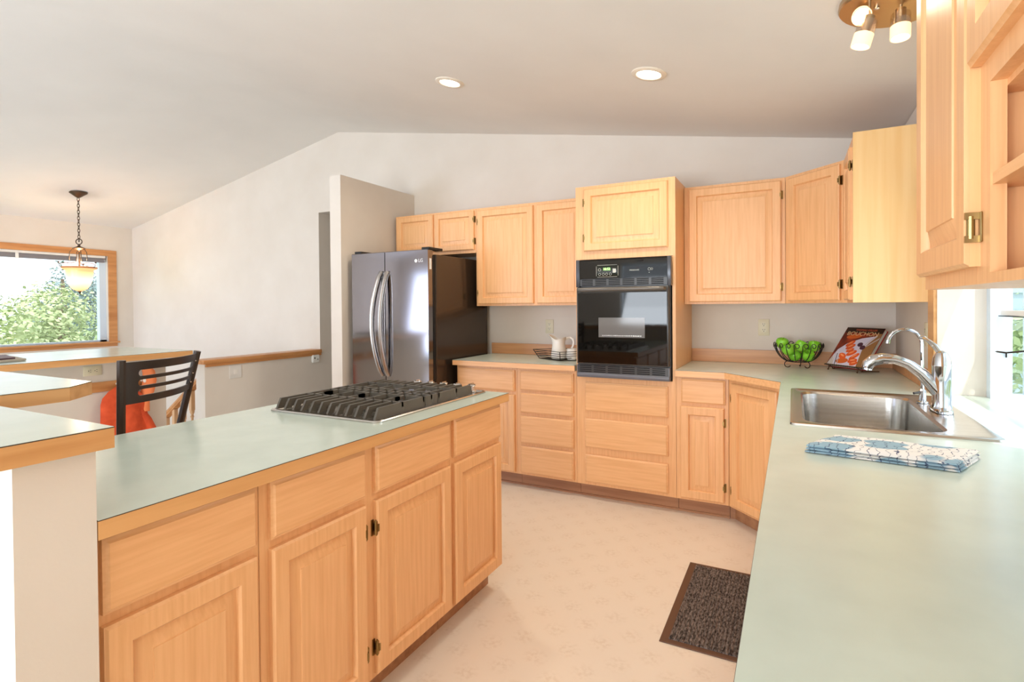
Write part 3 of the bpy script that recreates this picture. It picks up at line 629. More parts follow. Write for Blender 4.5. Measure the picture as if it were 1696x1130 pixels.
ap = thing('apple', (0, 0, 0), 'x', 'apple', 'green apples in the wire fruit bowl'); apple_mesh().build('skin', apple_m, ap); m = MB(); m.tube([(0, 0, .022), (.002, .001, .03), (.005, .002, .038)], .0013, 5); m.build('stem', stem_m, ap)
spots = [(-.10, -.02, .150, 12, 'green apple at the top left rim of the wire bowl'), (-.052, -.065, .112, -20, 'green apple lying against the front left wires of the bowl'), (.012, -.06, .125, 25, 'green apple heaped at the front middle of the bowl'), (.095, -.015, .128, 10, 'green apple at the right rim of the wire bowl'),
         (.062, -.055, .085, -30, 'green apple low in the front right of the bowl'), (-.005, -.035, .062, 80, 'green apple at the very bottom of the wire bowl'), (-.03, .05, .115, 0, 'green apple behind the others at the back of the bowl'), (.05, .055, .11, 15, 'green apple at the back right of the bowl')]
def settle():
    P = [Vector((a[0]*.88, a[1], a[2])) for a in spots]; c_ = Vector((0, 0, .155))
    for _ in range(400):
        for i in range(len(P)):
            for j in range(i):
                d = P[i]-P[j]; l = d.length
                if l < .0765: d = d.normalized()*(.0765-l)/2 if l > 1e-6 else Vector((.001, 0, 0)); P[i] += d; P[j] -= d
            r_ = math.hypot(P[i].x, P[i].y); hz = max(0, min(1, (P[i].z-.034)/.11)); lim = max(.004, .045+.095*hz**.55-.036)
            if r_ > lim and P[i].z < .135: P[i].x *= lim/r_; P[i].y *= lim/r_; P[i].z += .0006
            P[i].z = max(P[i].z, .079)
            if P[i].z > .155: P[i].z -= .0008
    return P
for (dx, dy, dz), (i, (_a, _b, _c, rt, lab)) in zip([(p.x/.88, p.y, p.z) for p in settle()], enumerate(spots)):
    a = ap if i == 0 else dup(ap, (0, 0, 0)); a.location = (fcx+dx*.88, fcy+dy, fz+dz); a['label'] = lab; a.rotation_euler = (math.radians(rt), math.radians(rt*.6), i*.7)

# ------------------------------------------------------------------ cookbook on easel
BL = Vector((.185, 3.865, .948)); bu = Vector((.7071, -.7071, 0)); bv = Vector((.7071*.62, .7071*.62, .785)).normalized(); bn = bv.cross(bu)*-1
if bn.y > 0: bn = -bn
bw, bh, bt = .245, .285, .030
es = thing('book_easel', (.33, 3.82, .914), 'low dark metal book stand holding the open face cookbook', 'stand')
m = MB(); b1 = BL-bn*0+bn*.012
twp = [BL+bu*(bw*i/40)+bn*(.006+.003*math.cos(i*1.3))+bv*(-.006+.003*math.sin(i*1.3)) for i in range(-1, 42)]
m.tube(twp, .0028, 6); m.tube([BL+bu*(bw*i/40)+bn*(.006-.003*math.cos(i*1.3))+bv*(-.006-.003*math.sin(i*1.3)) for i in range(-1, 42)], .0028, 6)
for s_ in (.12, .88):
    p = BL+bu*bw*s_; back = p-bn*(bt+.008)
    m.tube([p+bn*.006-bv*.006, back-bv*.006, back+bv*.2], .003, 6)
m.build('rest', bronze, es)
for s_ in (.1, .9):
    p = BL+bu*bw*s_; m = MB(); m.tube([p-bv*.008, Vector((p.x-.01, p.y-.01, .917))], .0032, 6); q_ = p+Vector((.11, .11, 0)); m.tube([p-bv*.008-bn*.03, Vector((q_.x, q_.y, .917))], .0032, 6); m.sphere((p.x-.01, p.y-.01, .9195), .005, 8); m.build('leg', bronze, es)
cb = thing('cookbook', tuple(BL), 'hardback cookbook with red cover and orange food photo standing on the easel', 'book')
cov = mat('cookbook_cover', (140, 52, 34), .3)
def cover_material():
    N, L, b = nodes(cov); tc = N.new('ShaderNodeTexCoord'); n = N.new('ShaderNodeTexNoise'); n.inputs['Scale'].default_value = 14
    r = N.new('ShaderNodeValToRGB'); r.color_ramp.elements[0].position = .4; r.color_ramp.elements[0].color = lin((104, 40, 28)); r.color_ramp.elements[1].position = .65; r.color_ramp.elements[1].color = lin((176, 66, 36)); L.new(tc.outputs['Object'], n.inputs['Vector']); L.new(n.outputs['Fac'], r.inputs[0]); L.new(r.outputs[0], b.inputs['Base Color'])
cover_material()
def bp(u_, v_, n_): return BL+bu*u_*bw+bv*v_*bh+bn*n_
def plate(m, pts, n0, n1, mi=0): m.loft([[bp(a, b, n0) for a, b in pts], [bp(a, b, n1) for a, b in pts]], mi)
R4 = [(0, 0), (1, 0), (1, 1), (0, 1)]
m = MB(); plate(m, R4, -.003, 0); m.build('front_cover', cov, cb)
m = MB(); plate(m, R4, -bt, -bt+.003); m.build('back_cover', mat('red_board', (150, 34, 26), .5), cb)
m = MB(); plate(m, [(0, .02), (.975, .02), (.975, .98), (0, .98)], -bt+.003, -.003); m.build('pages', mat('page_block', (204, 204, 192), .8), cb)
m = MB(); plate(m, [(-.012, 0), (0, 0), (0, 1), (-.012, 1)], -bt, 0); m.build('spine', cov, cb)
def ell(cx_, cy_, rx, ry, rot=0, n=24, a0=0, a1=360):
    c_, s_ = math.cos(rot), math.sin(rot); return [(cx_+rx*math.cos(t)*c_-ry*math.sin(t)*s_, cy_+rx*math.cos(t)*s_+ry*math.sin(t)*c_) for t in (math.radians(a0+(a1-a0)*i/n) for i in range(n))]
m = MB(); cols = [mat('print_black', (40, 26, 20), .35), mat('print_brown', (150, 108, 66), .35), mat('print_plate', (212, 206, 222), .35), mat('print_carrot', (226, 92, 40), .35), mat('print_highlight', (246, 158, 104), .35), mat('print_purple', (76, 44, 62), .35), mat('print_silver', (196, 184, 176), .35), mat('print_orange', (206, 98, 40), .35)]
plate(m, [(0, .86), (1, .86), (1, 1), (0, 1)], 0, .0004, 0)
plate(m, [(.55, .0), (1, 0), (1, .86), (.9, .86), (.62, .4)], 0, .0004, 1)
plate(m, [(.06, 0), (.8, 0), (.72, .45), (.80, .62), (.92, .80), (.55, .72), (.25, .58), (.08, .4), (.03, .2)], .0004, .0008, 2)
plate(m, ell(.32, .76, .2, .055, .12), .0004, .0009, 7)
for (a, b, rx, ry, ro) in ((.33, .57, .12, .055, .7), (.38, .49, .12, .055, .55), (.42, .40, .10, .05, .4), (.5, .33, .13, .06, .5), (.62, .25, .13, .055, .7), (.64, .14, .12, .06, .2), (.7, .08, .1, .05, .3), (.3, .24, .12, .07, -.4)):
    plate(m, ell(a, b, rx, ry, ro), .0009, .0013, 3); plate(m, ell(a-.01, b+.02, rx*.55, ry*.3, ro), .0013, .0015, 4)
plate(m, ell(.36, .12, .16, .07, .1), .0009, .0012, 7)
for (a, b) in ((.60, .56), (.70, .49)): plate(m, ell(a, b, .07, .055), .0009, .0014, 5)
plate(m, [(.0, .0), (.18, 0), (.10, .12), (.05, .24), (.03, .2)], .0009, .0012, 6)
for i in range(3): plate(m, [(.14+.07*i, 0), (.16+.07*i, 0), (.09+.05*i, .30), (.075+.05*i, .30)], .0012, .0015, 0 if i == 1 else 6)
plate(m, [(.62, .42), (.64, .42), (.90, .80), (.87, .80)], .0009, .0013, 6); plate(m, [(.72, .48), (.735, .47), (1.0, .72), (1.0, .76)], .0009, .0013, 6)
m.build('cover_print', cols, cb)
text('title', 'BOUCHON', .040, mat('title_cream', (222, 188, 140), .5), cb, bp(.5, .835, .0012), bu, bv, .0004)
text('author_line', 'THOMAS KELLER', .0185, mat('title_red', (206, 96, 70), .5), cb, bp(.55, .935, .0012), bu, bv, .0004)

# ------------------------------------------------------------------ wire tray with pitcher and cup
wb = thing('wire_tray', (-1.56, 3.72, .914), 'black wire tray with flared sides holding the white pitcher and cup', 'tray')
m = MB(); lo = [(-1.745, 3.79), (-1.515, 3.655), (-1.385, 3.79), (-1.60, 3.93)]; ce = (-1.56, 3.79)
def ring(t, z): return [Vector((ce[0]+(x-ce[0])*t, ce[1]+(y-ce[1])*t, z)) for x, y in lo]
for i in range(5):
    t = 1+.0975*i*1.0; z = .9185+.0165*i; R_ = ring(1+.07*i, z)
    for a, b in zip(R_, R_[1:]+R_[:1]): m.tube([a, b], .0022, 5)
for a, b in zip(ring(1, .9185), ring(1.28, .9845)): m.tube([a, b], .003, 6)
for i in range(7):
    s_ = (i+.5)/7; R_ = ring(1, .9185); m.tube([R_[0].lerp(R_[1], s_), R_[3].lerp(R_[2], s_)], .0018, 5)
m.build('wire_frame', wire_m, wb)
pt = thing('pitcher', (-1.575, 3.775, .921), 'cream ceramic pitcher with tall spout standing in the wire tray', 'pitcher')
m = MB(); n = 28; rings = []
for r, h in ((.0, 0), (.045, 0), (.052, .006), (.053, .02), (.050, .05), (.046, .08), (.042, .11), (.040, .135), (.041, .155), (.038, .155), (.037, .13), (.043, .07), (.048, .02), (.0, .008)):
    r *= 1.14; h *= 1.04
    row = []
    for k_ in range(n):
        t = 2*math.pi*k_/n; c_ = math.cos(t); rr_ = r; zz = h
        if h > .12: s_ = (h-.12)/.035; rr_ = r*(1+.62*s_*max(0, -c_)**3+.18*s_*max(0, c_)**2); zz = h+s_*(.030*max(0, -c_)**2.2+.016*max(0, c_)**2-.012)
        row.append((-1.575+rr_*c_, 3.775+rr_*math.sin(t), .921+zz))
    rings.append(row)
m.loft(rings, smooth=True); m.build('body', ceramic, pt)
m = MB(); m.tube([(-1.536, 3.79, 1.058), (-1.522, 3.80, 1.075), (-1.50, 3.815, 1.082), (-1.478, 3.815, 1.070), (-1.47, 3.815, 1.045), (-1.476, 3.815, 1.018), (-1.49, 3.815, .995), (-1.53, 3.79, .985)], .0055, 10, flat=1.5); m.build('handle', ceramic, pt)
cp_ = thing('cup', (-1.458, 3.752, .921), 'small cream ceramic cup beside the pitcher in the wire tray', 'cup')
m = MB(); m.lathe([(0, 0), (.034, 0), (.043, .012), (.045, .035), (.041, .06), (.037, .082), (.034, .082), (.040, .05), (.041, .02), (0, .006)], (-1.458, 3.752, .921), 28); m.build('body', ceramic, cp_)
m = MB(); m.tube([(-1.419, 3.757, .99), (-1.40, 3.76, .998), (-1.39, 3.76, .98), (-1.398, 3.76, .955), (-1.414, 3.757, .945)], .004, 8); m.build('handle', ceramic, cp_)

# ------------------------------------------------------------------ outlets and switches
def outlet(lab, c, u, n, horiz=False, brown=False, name='wall_outlet', cat='outlet'):
    c, u, n = Vector(c), Vector(u), Vector(n); v = Z.copy()
    if horiz: u, v = v, u
    t = thing(name, tuple(c), lab, cat); hw, hh = .035, .057
    P = lambda a, b, d: c+u*a+v*b+n*d
    m = MB(); m.loft([[P(a, b, d) for a, b in ((-hw+i, -hh+i), (hw-i, -hh+i), (hw-i, hh-i), (-hw+i, hh-i))] for i, d in ((0, .0005), (0, .004), (.003, .006))]); m.build('cover_plate', ivory, t)
    for s_ in (-1, 1):
        m = MB(); R_ = [P(.0165*math.cos(q_)*1.0, s_*.0195+.0145*math.sin(q_), .006) for q_ in (2*math.pi*k_/16 for k_ in range(16))]; m.loft([R_, [p+n*.0018 for p in R_]]); o = m.build('socket', ivory, t)
        m = MB()
        for a in (-.0065, .0065):
            q_ = [P(a-.0012, s_*.0195+.000, .0079), P(a+.0012, s_*.0195, .0079), P(a+.0012, s_*.0195+.009, .0079), P(a-.0012, s_*.0195+.009, .0079)]; m.loft([q_, [p+n*.0005 for p in q_]])
        q_ = [P(.003*math.cos(k_)+0, s_*.0195-.007+.003*math.sin(k_), .0079) for k_ in (math.pi*2*j/8 for j in range(8))]; m.loft([q_, [p+n*.0005 for p in q_]])
        m.build('slots', slot_m, o)
    return t
outlet('ivory wall outlet above the counter left of the oven near the pitcher', (-1.787, YB, 1.152), UX, NB)
outlet('ivory wall outlet above the fruit bowl on the back wall', (-.178, YB, 1.162), UX, NB)
outlet('ivory wall outlet on the side wall next to the sink window trim', (WX, 3.205, 1.17), UY, (-1, 0, 0))
outlet('ivory outlet mounted sideways on the low wall under the ledge', (-4.43, 2.005, .885), UY, UX, True)
def sw():
    t = thing('light_switch', (-4.43, 3.11, .755), 'white blank switch plate on the stair guard wall', 'switch')
    m = MB(); m.box(-4.4295, 3.052, .698, -4.424, 3.170, .812, bev=.0015); m.build('cover_plate', mat('off_white_plate', (232, 226, 218), .45), t)
    m = MB(); m.box(-4.424, 3.095, .735, -4.4215, 3.127, .775); m.build('rocker', mat('rocker_white', (238, 232, 224), .4), t)
sw()
t = thing('plug_in_freshener', (-4.42, 4.0, .79), 'small white plug in device with rounded corners below the guard wall cap', 'plug')
m = MB(); m.box(-4.4285, 3.96, .752, -4.40, 4.06, .832, bev=.012); m.build('body', white_p, t)
m = MB(); m.sphere((-4.3995, 3.99, .80), .009, 10, sc=(.4, 1, 1)); m.sphere((-4.3995, 4.03, .785), .006, 8, sc=(.4, 1, 1)); m.build('indicator', slot_m, t)

# ------------------------------------------------------------------ coat rack, jacket, ledge tray
cr = thing('coat_rack', (-4.42, 1.8, .77), 'oak peg board mounted on the low wall under the ledge', 'coat rack')
m = MB(); m.box(-4.4295, 1.2, .728, -4.412, 2.36, .800, bev=.003); m.build('board', trim_m, cr)
for y in (1.45, 1.8, 2.15, 2.32):
    m = MB(); m.lathe([(.008, 0), (.008, .04), (.016, .046), (.019, .054), (.015, .062), (0, .064)], (-4.412, y, .775), 14, axis=(1, 0, .12)); m.build('peg', ceramic, cr)
org = noise_col(mat('orange_cloth', (224, 84, 40), .85), (206, 72, 32), (230, 92, 48), 20)
jk = thing('jacket', (-4.40, 2.2, .45), 'orange jacket hanging from the peg board behind the bar stool', 'jacket')
m = MB(); rings = []
for i in range(15):
    t = i/14; z = .775-.62*t; w = .012+.118*min(1, t*6)**.6+.062*t; cy_ = 2.155+.05*t; row = []
    for k_ in range(28):
        a = 2*math.pi*k_/28; fold = 1+.22*math.sin(5*a+1.5*t)*min(1, t*3)
        row.append((-4.355+(.022+.022*min(1, t*4))*math.cos(a)*fold+.0*t, cy_+w*math.sin(a)*(1+.04*math.sin(7*a)), z))
    rings.append(row)
m.loft(rings, smooth=True); m.build('body', org, jk)
m = MB(); m.tube([(-4.375, 2.33, .88), (-4.36, 2.345, .84), (-4.36, 2.35, .78), (-4.36, 2.335, .70), (-4.365, 2.31, .64), (-4.36, 2.30, .55)], [.02, .028, .032, .03, .026, .03], 12, flat=1.5); m.build('hood', mat('peach_lining', (236, 132, 78), .8), jk)
m = MB(); m.tube([(-4.36, 2.25, .60), (-4.355, 2.32, .48), (-4.35, 2.37, .36), (-4.35, 2.39, .22)], [.03, .036, .036, .03], 12); m.build('sleeve', org, jk)
lt_ = thing('magazine_stack', (-4.5, 1.55, .998), 'dark edged flat tray of papers lying on the ledge at the left edge', 'papers')
m = MB(); m.prism([(-4.26, 1.30), (-4.34, 1.60), (-4.72, 1.66), (-4.66, 1.30)], 1.0, 1.012); m.build('lower_sheet', mat('paper_tan', (190, 178, 160), .8), lt_)
m = MB(); m.prism([(-4.29, 1.28), (-4.38, 1.56), (-4.72, 1.63), (-4.66, 1.28)], 1.012, 1.022); m.build('upper_cover', mat('dark_cover', (96, 70, 78), .5), lt_)

# ------------------------------------------------------------------ bar stool
st = thing('bar_stool', (-2.4, 1.25, 0), 'dark metal bar stool with curved slotted backrest behind the island', 'stool')
LT, LB, RT, RB = Vector((-2.112, 1.045, 1.135)), Vector((-2.125, 1.045, .80)), Vector((-2.272, 1.42, 1.135)), Vector((-2.34, 1.375, .80))
for a, b, ft in ((LT, LB, (-2.10, 1.02, 0)), (RT, RB, (-2.34, 1.44, 0))):
    m = MB(); q_ = [a+Z*.004, b, Vector((b.x-.02, b.y, .72)), Vector(ft)]
    m.tube(q_, [.0145, .0145, .0145, .013], 4+4, flat=1.0); m.build('rear_post', stool_m, st)
def back_pt(s_, z):
    t = (1.135-z)/.335; a = LT.lerp(LB, t); b = RT.lerp(RB, t); p = a.lerp(b, s_); bulge = .045*4*s_*(1-s_); nrm = Vector((.92, .39, 0)); return Vector((p.x, p.y, z))+nrm*bulge
m = MB(); NS = 40; z1_, z0_ = 1.130, .978
slots = [(1.076, 1.099), (1.040, 1.063), (1.004, 1.027)]
cuts = [z0_]+[v for s_ in reversed(slots) for v in s_]+[z1_]
def strip(sa, sb, za, zb):
    k_ = max(2, int((sb-sa)*NS)); rows = []
    for i in range(k_+1):
        s_ = sa+(sb-sa)*i/k_; nrm = Vector((.92, .39, 0)); rows.append([back_pt(s_, za)-nrm*.004, back_pt(s_, za)+nrm*.004, back_pt(s_, zb)+nrm*.004, back_pt(s_, zb)-nrm*.004])
    m.loft(rows)
for za, zb in zip(cuts[::2], cuts[1::2]): strip(.02, .98, za, zb)
for za, zb in slots:
    strip(.02, .13, za, zb); strip(.90, .98, za, zb)
    r_ = (zb-za)/2
    for s_, sg in ((.13, 1), (.90, -1)):        # rounded slot ends
        for k_ in range(4):
            w = .012*(1-math.sqrt(max(0, 1-((k_+.5)/4)**2)))*2
            strip(min(s_, s_+sg*w), max(s_, s_+sg*w)+1e-4, (za+zb)/2+r_*k_/4, (za+zb)/2+r_*(k_+1)/4); strip(min(s_, s_+sg*w), max(s_, s_+sg*w)+1e-4, (za+zb)/2-r_*(k_+1)/4, (za+zb)/2-r_*k_/4)
m.build('backrest', stool_m, st)
m = MB()
for z in (1.10, 1.047, 1.01): p = back_pt(.945, z); m.sphere((p.x+.006, p.y+.002, p.z), .004, 8)
m.build('bolts', steel, st)
m = MB(); m.prism([(-2.13, 1.03), (-2.33, 1.42), (-2.68, 1.28), (-2.50, .90)][::-1], .70, .74); m.build('seat', mat('black_seat_pad', (40, 34, 32), .5), st)
for p in ((-2.49, .92), (-2.67, 1.27)):
    m = MB(); m.tube([(p[0], p[1], .70), (p[0]-.03, p[1]-.02, 0)], .013, 8); m.build('front_leg', stool_m, st)
m = MB(); m.tube([(-2.11, 1.03, .25), (-2.34, 1.43, .25), (-2.69, 1.26, .25), (-2.51, .905, .25)], .008, 8, close=True); m.build('footrest', stool_m, st)

# ------------------------------------------------------------------ stair railing
rl = thing('stair_railing', (-4.6, 2.86, -.2), 'oak stair handrail with turned balusters descending beside the guard wall', 'railing')
def rz(x): return .775+.715*(x+4.512)
m = MB(); A, B = Vector((-4.552, 2.9, rz(-4.552))), Vector((-5.6, 2.9, rz(-5.6)))
def railsec(p): return [p+Vector((0, a, b)) for a, b in ((-.028, -.03), (.028, -.03), (.022, -.012), (.030, .0), (.024, .022), (0, .03), (-.024, .022), (-.030, .0), (-.022, -.012))]
m.loft([railsec(A), railsec(B)]); m.build('handrail', trim_m, rl)
bal_m = wood('turned_baluster_oak', (30, 30, 3), (206, 158, 112), (226, 182, 136))
for i in range(8):
    x = -4.60-.128*i; zt = rz(x)-.03; zb = zt-.82; m = MB()
    m.box(x-.017, 2.883, zt-.17, x+.017, 2.917, zt+.005); m.lathe([(.012, 0), (.022, .03), (.014, .06), (.020, .22), (.012, .45), (.010, .58), (.017, .595), (.010, .61), (.020, .635), (.016, .66)], (x, 2.9, zb-.0), 12, cap=True); m.box(x-.017, 2.883, zb-.12, x+.017, 2.917, zb+.01); m.build('baluster', bal_m, rl)

# ------------------------------------------------------------------ lights
cn = None
def can(lab, x, y):
    z = cz(x); t = thing('recessed_light', (x, y, z), lab, 'ceiling light', 'recessed ceiling lights'); nrm = Vector((-.163, 0, -.986)).normalized(); c0 = Vector((x, y, z))+nrm*.0005
    m = MB(); m.lathe([(.092, 0), (.092, .004), (.086, .008), (.066, .009), (.062, .003)], c0, 32, axis=nrm); m.build('trim_ring', mat('can_trim', (236, 224, 206), .4), t)
    m = MB(); m.lathe([(.0, .004), (.062, .002), (.062, .001), (0, .001)], c0, 32, axis=nrm); m.build('lens', can_m, t)
    lamp('recessed_light_lamp', 'SPOT', 30, tuple(c0+nrm*.03), (1, .86, .68), tuple(nrm), spot_size=math.radians(140), spot_blend=.8, shadow_soft_size=.06)
can('recessed can light in the ceiling left of the oven tower', -1.948, 2.89); can('recessed can light in the ceiling above the oven tower', -.676, 2.885)
tr = thing('track_light', (.30, 2.33, cz(.30)), 'brushed nickel round ceiling light with three glass spot heads', 'ceiling light')
nk = mat('brushed_nickel', (196, 172, 138), .3, 1); zc_ = cz(.3); nr = Vector((-.163, 0, -.986)).normalized()
m = MB(); m.lathe([(.15, 0), (.15, .018), (.145, .024), (0, .026)], Vector((.30, 2.33, zc_))+nr*.0005, 40, axis=nr); m.build('canopy', nk, tr)
m = MB(); m.lathe([(0, .026), (.009, .026), (.009, .032), (.004, .036), (0, .036)], Vector((.27, 2.30, cz(.27))), 12, axis=nr); m.build('finial', chrome, tr)
def head(p, d):
    p, d = Vector(p), Vector(d).normalized(); top = Vector((p.x+.0, p.y, cz(p.x)-.02)); m = MB(); m.tube([top, p], .005, 8); m.sphere(p, .009, 8); m.lathe([(0, 0), (.016, 0), (.016, .055), (0, .055)], p, 16, axis=d); h = m.build('spot_head', nk, tr)
    m = MB(); m.lathe([(.030, .018), (.030, .075), (.028, .075), (.028, .018)], p, 24, axis=d); m.build('glass_tube', clear_m, h)
    m = MB(); m.lathe([(.0305, .062), (.0305, .105), (.0275, .105), (.0275, .062)], p, 24, axis=d); m.build('frosted_band', frost_m, h)
    m = MB(); m.lathe([(0, .055), (.022, .058), (.025, .090), (0, .092)], p, 20, axis=d); m.build('bulb', bulb_m, h)
    q_ = p+d*.12; lamp('spot_head_lamp', 'SPOT', 8, tuple(q_), (1, .84, .64), tuple(d), spot_size=math.radians(120), spot_blend=.9, shadow_soft_size=.03)
head((.225, 2.33, 2.372), (-.12, -1, -.55)); head((.238, 2.24, 2.318), (-.28, .0, -1)); head((.335, 2.30, 2.345), (-.03, -.1, -1))
# pendant
px_, py_ = -6.93, 3.03; pn = thing('pendant_light', (px_, py_, 2.6), 'bronze chain pendant with amber glass shade in front of the window', 'pendant light')
ztop = cz(px_); m = MB(); m.lathe([(0, 0), (.085, 0), (.08, -.012), (.055, -.03), (.03, -.05), (.012, -.062), (0, -.064)], (px_, py_, ztop+.006), 28); m.build('canopy', bronze, pn)
m = MB(); z = ztop-.055; i = 0
while z > 2.105:
    a = X if i % 2 else Y; m.tube([Vector((px_, py_, z-.019))+a*.0105*math.cos(t)+Z*.022*math.sin(t) for t in (2*math.pi*k_/14 for k_ in range(14))], .0034, 6, close=True); z -= .034; i += 1
m.build('chain', bronze, pn)
m = MB(); m.tube(circ((px_, py_, 2.068), Vector((.8, .6, 0)), Z, .03, 20), .005, 8, close=True); m.lathe([(0, 0), (.012, 0), (.012, -.02), (.03, -.03), (.062, -.045), (.05, -.055), (.02, -.07), (.012, -.085), (0, -.085)], (px_, py_, 2.04), 24)
m.build('crown', bronze, pn)
for k_ in range(3):
    t = math.radians(25+120*k_); d = Vector((math.cos(t), math.sin(t), 0)); c0 = Vector((px_, py_, 0)); m = MB()
    m.tube([c0+d*.01+Z*1.975, c0+d*.06+Z*1.985, c0+d*.085+Z*1.95, c0+d*.09+Z*1.88, c0+d*.088+Z*1.86], .0035, 6)
    m.tube([c0+d*.02+Z*1.96, c0+d*.025+Z*1.85, c0+d*.06+Z*1.835, c0+d*.14+Z*1.83, c0+d*.178+Z*1.815, c0+d*.175+Z*1.79, c0+d*.155+Z*1.785], .004, 6); m.sphere(c0+d*.185+Z*1.835, .01, 8); m.build('arm', bronze, pn)
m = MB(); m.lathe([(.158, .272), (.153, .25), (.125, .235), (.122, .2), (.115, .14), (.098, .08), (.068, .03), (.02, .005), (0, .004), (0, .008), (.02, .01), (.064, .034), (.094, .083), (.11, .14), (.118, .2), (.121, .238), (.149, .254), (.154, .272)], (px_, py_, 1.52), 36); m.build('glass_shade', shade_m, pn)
m = MB(); m.lathe([(.151, 0), (.161, .006), (.158, .016), (.148, .014)], (px_, py_, 1.772), 36); m.build('shade_rim', mat('amber_rim', (196, 130, 84), .3), pn)
m = MB(); m.lathe([(0, .012), (.022, .008), (.012, -.004), (.006, -.02), (0, -.03)], (px_, py_, 1.52), 16); m.build('finial', bronze, pn)
m = MB(); m.sphere((px_, py_, 1.66), .04, 16); m.build('bulb', bulb_m, pn); m = MB(); m.tube([(px_, py_, 1.70), (px_, py_, 1.96)], .008, 8); m.build('stem', bronze, pn)
lamp('pendant_lamp', 'POINT', 10, (px_, py_, 1.85), (1, .8, .56), shadow_soft_size=.05)

# ------------------------------------------------------------------ rug
rg = thing('floor_mat', (-.32, 2.48, 0), 'dark ribbed floor mat with brown border in front of the sink', 'mat')
m = MB(); m.box(-.468, 2.118, .0005, -.06, 2.842, .005, bev=.0015); m.build('rubber_backing', mat('brown_rubber', (98, 66, 46), .6), rg)
pile = noise_col(mat('charcoal_pile', (70, 62, 58), .95), (34, 28, 26), (150, 136, 128), 160, (1, .35, 1), 2, .35, .75, .6)
m = MB(); n_ = 24; x0_, x1_ = -.436, -.085; P_ = []
for i in range(n_):
    a = x0_+(x1_-x0_)*i/n_; b = x0_+(x1_-x0_)*(i+1)/n_; w = b-a; P_ += [(a, .0068), (a+w*.25, .0112), (a+w*.65, .0112)]
P_.append((x1_, .0068)); poly = [(x0_, .004)]+[(x1_, .004)]+P_[::-1]; m.slab(poly, 2.145, 2.815, 'y'); m.build('ribbed_pile', pile, rg)

# ------------------------------------------------------------------ outdoors
gm = noise_col(mat('lawn_grass', (120, 140, 70), .95), (96, 124, 58), (150, 164, 92), 3)
m = MB(); m.box(-60, -40, -3.2, -8.2, 60, -3); m.box(.8, -40, -.6, 40, 60, -.5); struct(m.build('lawn', gm))
def leafm(n, a, b): return noise_col(mat(n, a, .8, Subsurface_Weight=0), a, b, 2.5, detail=3)
lf = [leafm('light_leaves', (158, 180, 118), (206, 216, 166)), leafm('mid_leaves', (130, 158, 110), (176, 196, 140)), leafm('blue_green_needles', (92, 124, 128), (136, 164, 158)), leafm('bright_leaves', (134, 190, 60), (190, 226, 110))]
bark = mat('bark', (120, 100, 78), .9)
def foliage(m, blobs, dens, ls, rng):
    for (cx_, cy_, cz_, r) in blobs:
        for i in range(int(dens*r*r)):
            d = Vector((rng.gauss(0, 1), rng.gauss(0, 1), rng.gauss(0, 1))).normalized(); p = Vector((cx_, cy_, cz_))+d*r*rng.uniform(.72, 1.04)
            a = (d+Vector((rng.uniform(-1, 1), rng.uniform(-1, 1), rng.uniform(-1, 1)))*.8).cross(Vector((rng.uniform(-1, 1), rng.uniform(-1, 1), 1))).normalized(); b = d.cross(a).normalized(); s_ = ls*rng.uniform(.6, 1.4)
            m.add([p-a*s_, p-b*s_*.5+d*s_*.2, p+a*s_, p+b*s_*.5+d*s_*.2], [(0, 1, 2, 3)])
def tree(lab, x, y, z0, h, r, mi, seed, conifer=False):
    rng = random.Random(seed); t = thing('tree', (x, y, z0), lab, 'tree', 'trees beyond the large window'); m = MB(); m.tube([(x, y, z0), (x+.1, y, z0+h*.5), (x, y, z0+h*.85)], [.25, .18, .06], 8); m.build('trunk', bark, t)
    m = MB(); bl_ = []
    if conifer:
        for i in range(9): q_ = i/8; bl_.append((x, y, z0+h*(.2+.78*q_), r*(1-.9*q_)+.12))
    else:
        for i in range(22):
            a = rng.uniform(0, 6.28); q_ = rng.uniform(0, 1); rr_ = r*.75*math.sqrt(rng.random())*(1-.5*q_); bl_.append((x+rr_*math.cos(a), y+rr_*math.sin(a), z0+h*(.32+.56*q_), r*rng.uniform(.3, .48)))
    foliage(m, bl_, 520 if not conifer else 420, .065, rng); m.build('foliage', lf[mi], t)
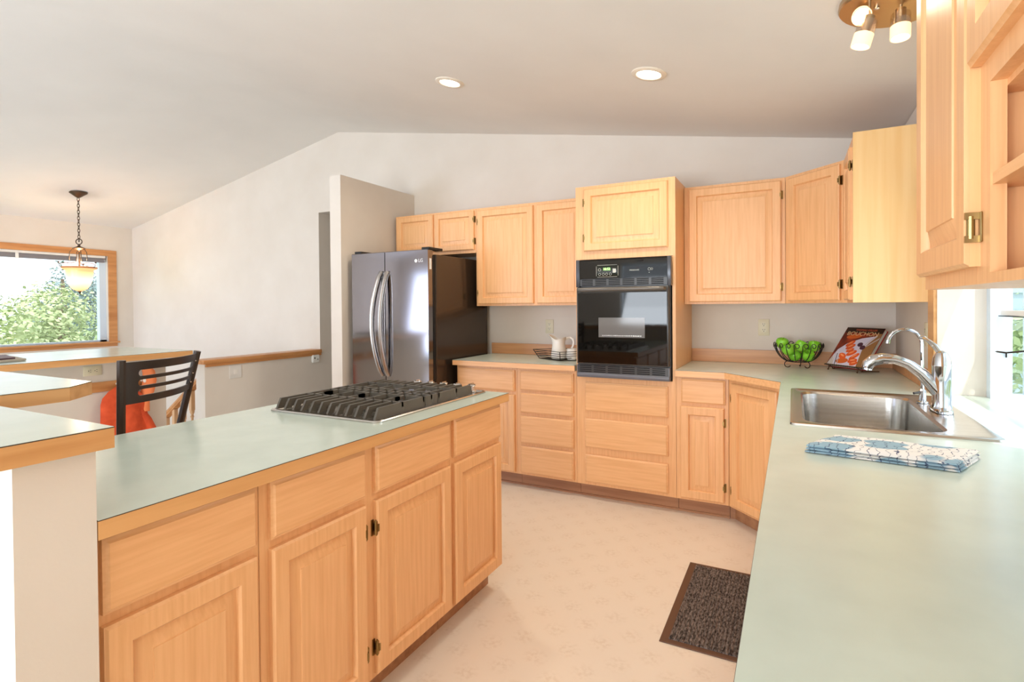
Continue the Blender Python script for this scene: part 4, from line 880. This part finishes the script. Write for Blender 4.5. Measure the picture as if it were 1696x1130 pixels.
tree('broad pale green tree filling the left part of the large window', -13.6, 3.9, -3, 4.75, 1.9, 0, 1); tree('rounded light green tree in the middle of the large window', -18.5, 7.6, -3, 5.1, 2.1, 0, 2)
tree('grey green bushy tree at the right of the large window', -14.2, 7.6, -3, 4.3, 1.6, 1, 3); tree('tall blue green conifer at the right edge of the large window', -23, 12.0, -3, 7.2, 1.9, 2, 4, True)
tree('blue green conifer tip rising behind the pendant shade', -27, 11.2, -3, 6.6, 1.5, 2, 5, True); tree('dense leafy tree low at the far left of the window', -19, 3.4, -3, 5.6, 2.1, 1, 6)
tree('distant grey green tree behind the leafy trees', -34, 14.6, -3, 6.6, 2.6, 2, 8)
rng = random.Random(11)
def shrub(lab, blobs, mi, dens, ls, name='shrub', cat='shrub'):
    m = MB(); foliage(m, blobs, dens, ls, rng); x, y, z, r = blobs[0]; t = thing(name, (x, y, z-r), lab, cat); m.build('foliage', lf[mi], t)
    m = MB(); m.tube([(x, y, z-r), (x+.01, y, z)], max(.008, r*.06), 6); m.build('stem', bark, t)
shrub('bright green ferny plant low outside the garden window', [(1.30, 3.62, .86, .2), (1.5, 3.9, .95, .24), (1.25, 3.3, .74, .18)], 3, 9000, .02, 'fern', 'plant')
shrub('grey green bush outside behind the garden window', [(2.2, 6.0, .9, .7), (3.0, 6.6, 1.0, .8), (1.7, 6.8, .6, .7)], 1, 2200, .05)
hs = thing('neighbour_house', (3, 9.5, -.5), 'neighbouring house wall with pale blue lap siding outside the garden window', 'house')
m = MB(); 
for i in range(14): m.slab([(9.5, 1.45+.18*i), (9.47, 1.45+.18*i), (9.495, 1.63+.18*i), (9.5, 1.63+.18*i)], 1.0, 9, 'x')
m.box(1.0, 9.5, -.5, 9, 12, 4.0); m.build('siding', mat('pale_blue_siding', (170, 196, 210), .7), hs)
m = MB(); m.box(.7, 8.9, 3.95, 9.3, 12.3, 4.2); m.build('eave', white_p, hs)
for o in list(S.objects):
    for k_ in ('_b', '_p'):
        if k_ in o: del o[k_]
